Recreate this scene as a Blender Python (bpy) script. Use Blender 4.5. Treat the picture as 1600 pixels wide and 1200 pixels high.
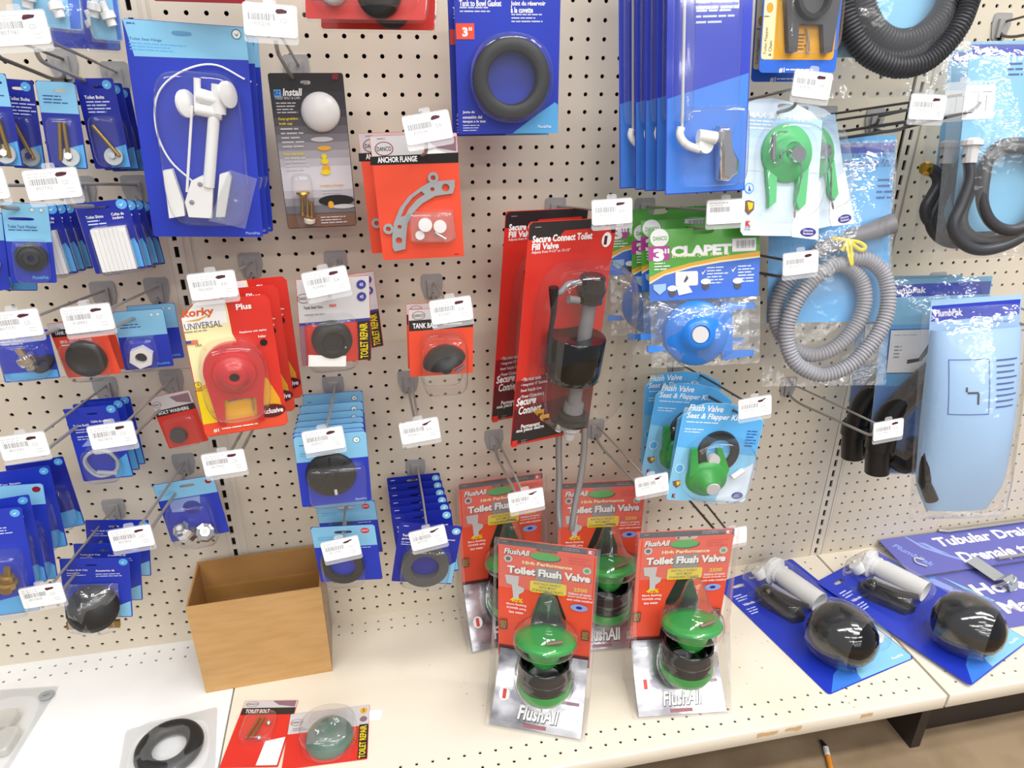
# Shop display: pegboard bays hung with toilet repair parts.  Lengths are in inches
# (x right along the wall, y = 0 on the board face and negative towards the aisle, z up).
import bpy, math, random
from mathutils import Matrix, Vector, Euler, geometry
IN = 0.0254
scene = bpy.context.scene
COL = scene.collection
for o in list(bpy.data.objects): bpy.data.objects.remove(o)

# ------------------------------------------------------------------ camera
cd = bpy.data.cameras.new('camera'); cam = bpy.data.objects.new('camera', cd); COL.objects.link(cam)
cd.sensor_fit = 'HORIZONTAL'; cd.sensor_width = 36; cd.lens = 36 * 1091.1 / 1600; cd.clip_start = .02; cd.clip_end = 60
_R = ((0.98004, -0.19875, 0.0051), (-0.07792, -0.40761, -0.90983), (0.18291, 0.89127, -0.41496))
_m = Matrix((( _R[0][0], -_R[1][0], -_R[2][0]), (_R[0][1], -_R[1][1], -_R[2][1]), (_R[0][2], -_R[1][2], -_R[2][2])))
cam.matrix_world = Matrix.Translation(Vector((0.71, -43.96, 20.84)) * IN) @ _m.to_4x4()
scene.camera = cam

# ------------------------------------------------------------------ light
w = bpy.data.worlds.new('World'); scene.world = w; w.use_nodes = True
bg = w.node_tree.nodes['Background']; bg.inputs[0].default_value = (.93, .95, 1, 1); bg.inputs[1].default_value = .42
def strip(x, y, z, lx, ly, watts, rx=0, ry=0):
    l = bpy.data.lights.new('fluorescent_light', 'AREA'); l.shape = 'RECTANGLE'; l.size = lx * IN; l.size_y = ly * IN
    l.energy = watts; l.color = (1, .98, .95)
    o = bpy.data.objects.new('fluorescent_light', l); COL.objects.link(o)
    o.location = Vector((x, y, z)) * IN; o.rotation_euler = (math.radians(rx), math.radians(ry), 0)
for x in (-45, 15, 75):
    strip(x, -52, 96, 48, 10, 25)
    strip(x, -130, 96, 48, 10, 27)
    for y in (-208, -290, -380, -480): strip(x, y, 96, 48, 10, 30)
strip(75, -30, 96, 48, 10, 26); strip(48, -90, 96, 48, 10, 16)
vs = scene.view_settings
vs.view_transform = 'Standard'; vs.look = 'None'; vs.gamma = 1; vs.use_curve_mapping = False; vs.exposure = 0.0

# ------------------------------------------------------------------ materials
def lin(h):
    h = h.lstrip('#'); out = []
    for i in (0, 2, 4):
        c = int(h[i:i+2], 16) / 255
        out.append(c / 12.92 if c <= .04045 else ((c + .055) / 1.055) ** 2.4)
    return (*out, 1)
MATS = {}
def nodes(name):
    m = bpy.data.materials.new(name); m.use_nodes = True; nt = m.node_tree
    return m, nt, nt.nodes['Principled BSDF'], nt.links.new
def mat(name, col, rough=.45, metal=0, spec=.5, coat=0, noise=None, bump=0, nscale=30, stretch=None):
    """noise = (second colour, amount): a procedural mottling between two paint colours."""
    if name in MATS: return MATS[name]
    m, nt, b, link = nodes(name)
    b.inputs['Base Color'].default_value = lin(col); b.inputs['Roughness'].default_value = rough
    b.inputs['Metallic'].default_value = metal; b.inputs['Specular IOR Level'].default_value = spec
    b.inputs['Coat Weight'].default_value = coat; b.inputs['Coat Roughness'].default_value = .08
    if noise or bump:
        tc = nt.nodes.new('ShaderNodeTexCoord'); mp = nt.nodes.new('ShaderNodeMapping'); nz = nt.nodes.new('ShaderNodeTexNoise')
        link(tc.outputs['Object'], mp.inputs[0]); link(mp.outputs[0], nz.inputs['Vector'])
        if stretch: mp.inputs['Scale'].default_value = stretch
        nz.inputs['Scale'].default_value = nscale; nz.inputs['Detail'].default_value = 5
    if noise:
        cr = nt.nodes.new('ShaderNodeValToRGB'); cr.color_ramp.elements[0].color = lin(col); cr.color_ramp.elements[1].color = lin(noise[0])
        cr.color_ramp.elements[0].position = 1 - noise[1] - .15; cr.color_ramp.elements[1].position = min(1, 1.15 - noise[1])
        link(nz.outputs['Fac'], cr.inputs[0]); link(cr.outputs[0], b.inputs['Base Color'])
    if bump:
        bp = nt.nodes.new('ShaderNodeBump'); bp.inputs['Strength'].default_value = bump; bp.inputs['Distance'].default_value = .002
        link(nz.outputs['Fac'], bp.inputs['Height']); link(bp.outputs[0], b.inputs['Normal'])
    MATS[name] = m; return m
def clear(name, tint='ffffff', rough=.06, base=.05, edge=.55, haze=.03, bump=0, bscale=60):
    """thin clear plastic: see-through, glossier towards grazing angles, faintly milky"""
    m, nt, b, link = nodes(name); nt.nodes.remove(b)
    N = nt.nodes.new; out = nt.nodes['Material Output']
    tr = N('ShaderNodeBsdfTransparent'); tr.inputs[0].default_value = lin(tint)
    gl = N('ShaderNodeBsdfGlossy'); gl.inputs['Roughness'].default_value = rough
    df = N('ShaderNodeBsdfDiffuse'); df.inputs[0].default_value = (.9, .92, .95, 1)
    lw = N('ShaderNodeLayerWeight'); lw.inputs[0].default_value = .5
    pw = N('ShaderNodeMath'); pw.operation = 'POWER'; pw.inputs[1].default_value = 3
    ma = N('ShaderNodeMath'); ma.operation = 'MULTIPLY_ADD'; ma.inputs[1].default_value = edge; ma.inputs[2].default_value = base
    m1 = N('ShaderNodeMixShader'); m2 = N('ShaderNodeMixShader'); m1.inputs[0].default_value = haze
    link(lw.outputs['Facing'], pw.inputs[0]); link(pw.outputs[0], ma.inputs[0])
    link(tr.outputs[0], m1.inputs[1]); link(df.outputs[0], m1.inputs[2])
    link(ma.outputs[0], m2.inputs[0]); link(m1.outputs[0], m2.inputs[1]); link(gl.outputs[0], m2.inputs[2])
    link(m2.outputs[0], out.inputs[0])
    if bump:
        tc = N('ShaderNodeTexCoord'); nz = N('ShaderNodeTexNoise'); nz.inputs['Scale'].default_value = bscale; nz.inputs['Detail'].default_value = 2
        bp = N('ShaderNodeBump'); bp.inputs['Strength'].default_value = bump; bp.inputs['Distance'].default_value = .004
        link(tc.outputs['Object'], nz.inputs['Vector']); link(nz.outputs['Fac'], bp.inputs['Height']); link(bp.outputs[0], gl.inputs['Normal'])
    MATS[name] = m; return m

def ink(name, col, rough=.4, coat=.15): return mat(name, col, rough, coat=coat)
mat('pegboard', 'dbd1bf', .5, noise=('d4c8b3', .45), nscale=4, bump=.02)
mat('upright', 'd9d0c0', .4)
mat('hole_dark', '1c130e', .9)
mat('shelf_cream', 'e8dfce', .4, noise=('e2d7c2', .42), nscale=5)
mat('shelf_white', 'f4f4f3', .4, noise=('ececec', .4), nscale=5)
mat('shelf_stain', 'c9a87e', .7)
mat('kick_dark', '2b2422', .5)
mat('concrete', '9a8468', .75, noise=('7f6a50', .5), nscale=9, bump=.25)
mat('hook_plate', 'a3a19f', .35)
mat('wire', 'a6a39e', .3, metal=.3)
mat('wire_dark', '5c5854', .35, metal=.2)
mat('label_paper', 'fbfbfa', .5)
mat('tag_print', 'a2a2a6', .6)
mat('tag_faint', 'd2d2d5', .6)
mat('marker', '4a1426', .5)
ink('blue', '1f37b8'); ink('blue_deep', '17269a'); ink('blue_mid', '2f6ad6'); ink('blue_light', '86c6ea'); ink('blue_pale', 'a3c8ee')
ink('blue_sky', '5aaeea'); ink('blue_ice', 'd8e8f8'); ink('blue_line', '2a4f9a'); ink('blue_glow', '3f7fe0')
ink('white', 'f6f6f6'); ink('white_dim', 'c8d2ee'); ink('grey_light', 'c9c7c9'); ink('grey_mid', '8f8c90'); ink('grey_dark', '4a474b')
ink('black', '161416'); ink('black_soft', '2a2629'); ink('red', 'd63026'); ink('red_orange', 'ec5034'); ink('red_dark', '8e1822'); ink('red_deep', '5d1420')
ink('yellow', 'f0d21c'); ink('yellow_pale', 'f3e9b4'); ink('gold_ink', 'e7a92a'); ink('orange', 'e0602a'); ink('green_ink', '2fae4a'); ink('green_bag', '4aa52c')
ink('magenta', 'b0308f'); ink('purple', '3c3a8c'); ink('sign_blue', '6467b4'); ink('sign_light', '8fa3e0'); ink('brown', '7c5a48'); ink('teal', '2c7f86'); ink('mauve', '8a6a78'); ink('silver_ink', 'bdbcc2', .18)
mat('white_plastic', 'eeeeec', .3); mat('cream_plastic', 'e9e3d2', .4); mat('grey_plastic', '7d7c80', .4); mat('steel_grey', 'a9b0b3', .3, metal=.25)
mat('rubber', '1f1f20', .5); mat('rubber_grey', '4a4a4d', .5); mat('black_gloss', '0c0b0d', .1, coat=.3); mat('black_plastic', '1b1a1c', .3)
mat('chrome', 'd9d9dc', .12, metal=1); mat('brass', 'c79a3a', .25, metal=1); mat('brass_dull', 'a98a4a', .35, metal=.9)
mat('green_rubber', '1f9b3a', .35, coat=.2); mat('green_soft', '5cc27c', .4); mat('green_grey', '4c6b5c', .45)
mat('red_rubber', 'c2242c', .35, coat=.2); mat('blue_rubber', '1f7ad8', .35, coat=.2)
mat('hose_grey', '9c9ca2', .4); mat('hose_black', '35363b', .4); mat('yellow_tie', 'e6cf2a', .4)
mat('cardboard', 'c79d66', .75, noise=('bd9259', .45), nscale=14, stretch=(1, 1, 6), bump=.05)
mat('cardboard_in', 'b98a4e', .8, noise=('a87a44', .5), nscale=10)
mat('packing_tape', 'b88a4c', .15, coat=.5)
mat('foil', '77757c', .2, metal=.75, noise=('e4e4e8', .45), nscale=14, stretch=(1, 1, 2))  # the mottling paints bright and dark reflections into the silver
mat('braid', 'a8a8aa', .3, metal=.7)
mat('pencil_orange', 'd98a2a', .5)
clear('blister', haze=.025, base=.055, edge=.6, rough=.07); clear('film', rough=.12, base=.09, edge=.55, haze=.05, bump=1, bscale=45); clear('film_flat', rough=.08, base=.05, haze=.02)
clear('film_soft', rough=.15, base=.03, edge=.3, haze=.07, bump=1, bscale=45)
clear('frost_cream', tint='f6f0dc', haze=.4, rough=.3, base=.03)
clear('shell', haze=.09, base=.07, edge=.6, rough=.08)
clear('tag_clear', haze=.22, base=.05)
clear('frost', tint='eef3f4', haze=.3, rough=.2, base=.05)

# ------------------------------------------------------------------ mesh building
class MB:
    def __init__(s): s.v = []; s.f = []; s.m = []; s.s = []; s.mats = []
    def mi(s, name):
        if name not in s.mats: s.mats.append(name)
        return s.mats.index(name)
    def add(s, verts, faces, m, smooth=False):
        k = len(s.v); i = s.mi(m); s.v += [tuple(p) for p in verts]
        for f in faces: s.f.append([j + k for j in f]); s.m.append(i); s.s.append(smooth)
        return s
    def box(s, x0, y0, z0, x1, y1, z1, m):
        v = [(x, y, z) for z in (z0, z1) for y in (y0, y1) for x in (x0, x1)]
        return s.add(v, [(0, 2, 3, 1), (4, 5, 7, 6), (0, 1, 5, 4), (2, 6, 7, 3), (0, 4, 6, 2), (1, 3, 7, 5)], m)
    def loft(s, rings, m, smooth=True, cap0=False, cap1=False, closed=True):
        n = len(rings[0]); v = [p for r in rings for p in r]; f = []
        for i in range(len(rings) - 1):
            for j in range(n if closed else n - 1):
                a = i * n + j; b = i * n + (j + 1) % n; f.append((a, b, b + n, a + n))
        s.add(v, f, m, smooth)
        if cap0: s.add(rings[0], [tuple(range(n))[::-1]], m)
        if cap1: s.add(rings[-1], [tuple(range(n))], m)
        return s
    def lathe(s, prof, c, ax, m, n=20, smooth=True, ref=None):
        """prof: (radius, height along ax) pairs"""
        ax = Vector(ax).normalized(); r = Vector(ref or ((0, 0, 1) if abs(ax.z) < .9 else (1, 0, 0)))
        e1 = (r - ax * r.dot(ax)).normalized(); e2 = ax.cross(e1); c = Vector(c)
        rings = [[tuple(c + ax * h + (e1 * math.cos(t) + e2 * math.sin(t)) * max(q, 1e-4)) for t in [2 * math.pi * k / n for k in range(n)]] for q, h in prof]
        return s.loft(rings, m, smooth)
    def tube(s, pts, r, m, n=8, smooth=True, caps=True, flat=1, up=(0, 1, 0)):
        """sweep a circle along pts; r is a number or f(i, length)"""
        P = [Vector(p) for p in pts]; rings = []; L = 0; pe = None
        for i, p in enumerate(P):
            t = (P[min(i + 1, len(P) - 1)] - P[max(i - 1, 0)]).normalized()
            if i: L += (p - P[i - 1]).length
            if pe is None:
                a = Vector(up); e1 = a - t * a.dot(t)
                if e1.length < .1: a = Vector((1, 0, 0)); e1 = a - t * a.dot(t)
                e1.normalize()
            else: e1 = (pe - t * pe.dot(t)).normalized()
            pe = e1; e2 = t.cross(e1); q = r(i, L) if callable(r) else r
            rings.append([tuple(p + (e1 * math.cos(a) * flat + e2 * math.sin(a)) * q) for a in [2 * math.pi * k / n for k in range(n)]])
        return s.loft(rings, m, smooth, caps, caps)
    def flat(s, outline, y, m, holes=()):
        """filled polygon (x, z) facing -y"""
        loops = [[Vector((a, b, 0)) for a, b in outline]] + [[Vector((a, b, 0)) for a, b in h] for h in holes]
        tri = geometry.tessellate_polygon(loops); v = [(q.x, y, q.y) for l in loops for q in l]; f = []
        for t in tri:
            a, b, c = (v[i] for i in t)
            f.append(t if (b[0] - a[0]) * (c[2] - a[2]) - (b[2] - a[2]) * (c[0] - a[0]) > 0 else t[::-1])
        return s.add(v, f, m)
    def prism(s, outline, y0, y1, m, holes=()):
        s.flat(outline, y0, m, holes); k = len(s.f); s.flat(outline, y1, m, holes)
        for i in range(k, len(s.f)): s.f[i] = s.f[i][::-1]
        for l in [outline, *holes]:
            n = len(l); s.add([(a, y0, b) for a, b in l] + [(a, y1, b) for a, b in l], [(j, j + n, (j + 1) % n + n, (j + 1) % n) for j in range(n)], m)
        return s
    def rbox(s, c, size, m, r=.1, rot=None, n=3):
        """box with rounded corners in x/z and a soft front edge"""
        x, y, z = (q / 2 for q in size); o = rrect(-x, -z, x, z, r, n)
        g = min(r * .5, y * .4); rings = []
        for yy, k in ((y, 0), (-y + g, 0), (-y + g * .3, g * .7), (-y, g)):
            rings.append([(a * (x - k) / x, yy, b * (z - k) / z) for a, b in o])
        M = rot or Matrix.Identity(3); c = Vector(c)
        return s.loft([[tuple(c + M @ Vector(p)) for p in q] for q in rings], m, False, True, True)
    def ball(s, c, r, m, n=20, k=12, ax=(0, 0, 1), lo=-math.pi / 2):
        rx, rh = r if isinstance(r, tuple) else (r, r)
        return s.lathe([(rx * math.cos(t), rh * math.sin(t)) for t in [lo + (math.pi / 2 - lo) * i / k for i in range(k + 1)]], c, ax, m, n)
    def build(s, name, parent=None, label=None, kind=None):
        me = bpy.data.meshes.new(name); me.from_pydata([(a * IN, b * IN, c * IN) for a, b, c in s.v], [], s.f)
        for q in s.mats: me.materials.append(MATS[q])
        me.polygons.foreach_set('material_index', s.m); me.polygons.foreach_set('use_smooth', s.s); me.update()
        if any(s.s): me.set_sharp_from_angle(angle=math.radians(62))
        o = bpy.data.objects.new(name, me); COL.objects.link(o)
        if parent: o.parent = parent
        if label: o['label'] = label
        if kind: o['kind'] = kind
        return o
def rrect(x0, z0, x1, z1, r, n=3):
    r = min(r, (x1 - x0) / 2, (z1 - z0) / 2); out = []
    for cx, cz, a in ((x1 - r, z1 - r, 0), (x0 + r, z1 - r, 90), (x0 + r, z0 + r, 180), (x1 - r, z0 + r, 270)):
        for k in range(n + 1):
            t = math.radians(a + 90 * k / n); out.append((cx + r * math.cos(t), cz + r * math.sin(t)))
    return out
def ell(cx, cz, rx, rz, n=20, a0=0): return [(cx + rx * math.cos(a0 + 2 * math.pi * k / n), cz + rz * math.sin(a0 + 2 * math.pi * k / n)) for k in range(n)]
def sup(cx, cz, rx, rz, p, n=36):
    out = []
    for k in range(n):
        t = 2 * math.pi * k / n; c, d = math.cos(t), math.sin(t)
        out.append((cx + rx * math.copysign(abs(c) ** (2 / p), c), cz + rz * math.copysign(abs(d) ** (2 / p), d)))
    return out
def smooth(pts, n=6):
    """Catmull-Rom through points"""
    P = [Vector(p) for p in pts]; P = [P[0] * 2 - P[1]] + P + [P[-1] * 2 - P[-2]]; out = []
    for i in range(1, len(P) - 2):
        for k in range(n):
            t = k / n; a, b, c, d = P[i - 1:i + 3]
            out.append(.5 * ((2 * b) + (c - a) * t + (2 * a - 5 * b + 4 * c - d) * t * t + (3 * b - a - 3 * c + d) * t ** 3))
    return out + [P[-2]]
_TXT = {}
def glyphs(s, bold=.0, shear=0):
    key = (s, bold, shear)
    if key not in _TXT:
        c = bpy.data.curves.new('t', 'FONT'); c.body = s; c.resolution_u = 2; c.offset = bold; c.shear = shear; c.space_line = .9
        o = bpy.data.objects.new('t', c); me = bpy.data.meshes.new_from_object(o)
        v = [(p.co.x, p.co.y) for p in me.vertices]; f = [tuple(p.vertices) for p in me.polygons]
        bpy.data.objects.remove(o); bpy.data.curves.remove(c); bpy.data.meshes.remove(me)
        x0 = min(a for a, b in v); x1 = max(a for a, b in v); y0 = min(b for a, b in v); y1 = max(b for a, b in v)
        _TXT[key] = ([((a - x0) / (x1 - x0), (b - y0) / (y1 - y0)) for a, b in v], f)
    return _TXT[key]

# ------------------------------------------------------------------ things
def tag(o, label, cat, group=None):
    o['label'] = label; o['category'] = cat
    if group: o['group'] = group
    return o
def empty(name, loc, eul=(0, 0, 0)):
    o = bpy.data.objects.new(name, None); COL.objects.link(o); o.empty_display_size = .02
    o.location = Vector(loc) * IN; o.rotation_euler = [math.radians(a) for a in eul]; return o
def dup(root, key, label, group=None):
    """copy a thing with its parts and sub-parts to another place"""
    r = root.copy(); COL.objects.link(r); o, e, w, h = POSE[key]
    r.location = Vector(o) * IN; r.rotation_euler = [math.radians(a) for a in e]; r['label'] = label
    if group: r['group'] = group
    for ch in list(root.children):
        c = ch.copy(); COL.objects.link(c); c.parent = r
        for g in list(ch.children):
            d = g.copy(); COL.objects.link(d); d.parent = c
    return r
class Pack:
    """a hanging retail pack.  u runs right and v down from the card's top left corner (inches)"""
    def __init__(s, key, name, label, cat, col, group=None, r=.12, t=.03, slot=None, outline=None, card='backing_card', sx=1, sv=1):
        o, e, s.w, s.h = POSE[key]; s.t = t; s.sx = sx; s.sv = sv; s.root = empty(name, o, e); tag(s.root, label, cat, group)
        s.holes = []
        if slot:
            u, v, a, b = slot; s.holes = [[(x, z) for x, z in sup(s.x(u), s.z(v), a / 2, b / 2, 3, 14)]]
        out = [(s.x(u), s.z(v)) for u, v in outline] if outline else rrect(-s.w / 2, 0, s.w / 2, s.h, r)
        s.out = out; s.cname = card; s.pm = MB().prism(out, -t, 0, col, s.holes); s.k = 0
    def x(s, u): return u * s.sx - s.w / 2
    def z(s, v): return s.h - v * s.sv
    def p(s, u, v, d=0): return (s.x(u), -s.t - d, s.z(v))
    def y(s): s.k += 1; return -s.t - .003 - .0025 * s.k
    def poly(s, pts, m, hole=False):
        q = [(s.x(u), s.z(v)) for u, v in pts]
        if sum(a[0] * b[1] - b[0] * a[1] for a, b in zip(q, q[1:] + q[:1])) < 0: q = q[::-1]
        s.pm.flat(q, s.y(), m, s.holes if hole else ()); return s
    def rect(s, u0, v0, u1, v1, m, r=0, hole=False):
        return s.poly([(u0, v0), (u1, v0), (u1, v1), (u0, v1)], m, hole) if not r else s.poly([(a, b) for a, b in rrect(u0, v0, u1, v1, r)], m, hole)
    def top(s, v, m, r=.12):
        """header colour down to v, clipped to the card outline"""
        e = .015
        return s.poly([(e + r, e), (s.w - e - r, e), (s.w - e, e + r), (s.w - e, v), (e, v), (e, e + r)], m, True)
    def disc(s, u, v, a, b, m, n=20): return s.poly([(u + a * math.cos(6.2832 * k / n), v + b * math.sin(6.2832 * k / n)) for k in range(n)], m)
    def text(s, t, u, v, w, h, m, bold=.0, shear=0, rot=0):
        """text box with top left corner (u, v), width w and height h"""
        V, F = glyphs(t, bold, shear); y = s.y(); c, d = math.cos(math.radians(rot)), math.sin(math.radians(rot))
        s.pm.add([(s.x(u + a * w * c + (1 - b) * h * d), y, s.z(v - a * w * d + (1 - b) * h * c)) for a, b in V], F, m); return s
    def micro(s, u, v, w, n, lh, m, seed=1, fill=.38, rag=.35):
        """lines of print too small to read"""
        R = random.Random(seed); y = s.y()
        for i in range(n):
            a = 0; end = w * (1 - rag * R.random()); vv = v + i * lh
            while a < end:
                b = min(end, a + lh * R.uniform(1, 3.2)); o = [(s.x(u + a), s.z(vv + lh * fill)), (s.x(u + b), s.z(vv + lh * fill)), (s.x(u + b), s.z(vv)), (s.x(u + a), s.z(vv))]
                s.pm.flat(o, y, m); a = b + lh * .3
        return s
    def bars(s, u, v, w, h, m, seed=1):
        R = random.Random(seed); a = 0; y = s.y()
        while a < w:
            b = min(w, a + R.choice((.02, .03, .05)) * w); s.pm.flat([(s.x(u + a), s.z(v + h)), (s.x(u + b), s.z(v + h)), (s.x(u + b), s.z(v)), (s.x(u + a), s.z(v))], y, m); a = b + R.choice((.02, .03, .04)) * w
        return s
    def blister(s, u0, v0, u1, v1, d, p=7, m='blister', name='blister', flange=.0, taper=.08):
        cu, cv, a, b = (u0 + u1) / 2, (v0 + v1) / 2, (u1 - u0) / 2, (v1 - v0) / 2; k = min(a, b); rings = []
        for g, y in ((-flange, .01), (0, .02), (taper * .3 * k, d * .5), (taper * .6 * k, d * .85), (taper * k + .06, d * .96), (taper * k + .16, d)):
            rings.append([(x, -s.t - .02 - y, z) for x, z in sup(s.x(cu), s.z(cv), a - g, b - g, p)])
        mb = MB().loft(rings, m, True); mb.add(rings[-1], [tuple(range(len(rings[-1])))], m)
        return mb.build(name, s.root)
    def part(s, name, mb, parent=None, label=None): return mb.build(name, parent or s.root, label)
    def done(s):
        s.pm.build(s.cname, s.root); return s.root
def pillow(mb, outline_w, outline_h, depth, m, seed=0, nx=12, nz=16, x0=0, z0=0, y0=0, back=.15, wr=.12):
    """clear bag: two puffed film sheets joined at the rim"""
    R = random.Random(seed); ph = [R.uniform(0, 6.28) for _ in range(6)]
    for side in (-1, 1):
        v = []; f = []
        for j in range(nz + 1):
            for i in range(nx + 1):
                a, b = i / nx, j / nz; k = (math.sin(math.pi * a) * math.sin(math.pi * b)) ** .5 if 0 < i < nx and 0 < j < nz else 0
                wob = wr * k * (math.sin(9 * a + 5 * b + ph[0]) + .7 * math.sin(13 * b - 7 * a + ph[1]) + .5 * math.sin(23 * a + 11 * b + ph[2]))
                y = y0 + (-depth * k - wob if side < 0 else depth * back * k)
                v.append((x0 + (a - .5) * outline_w, y, z0 + b * outline_h))
        for j in range(nz):
            for i in range(nx):
                q = j * (nx + 1) + i; f.append((q, q + 1, q + nx + 2, q + nx + 1))
        mb.add(v, f, m, True)
    return mb
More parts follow.
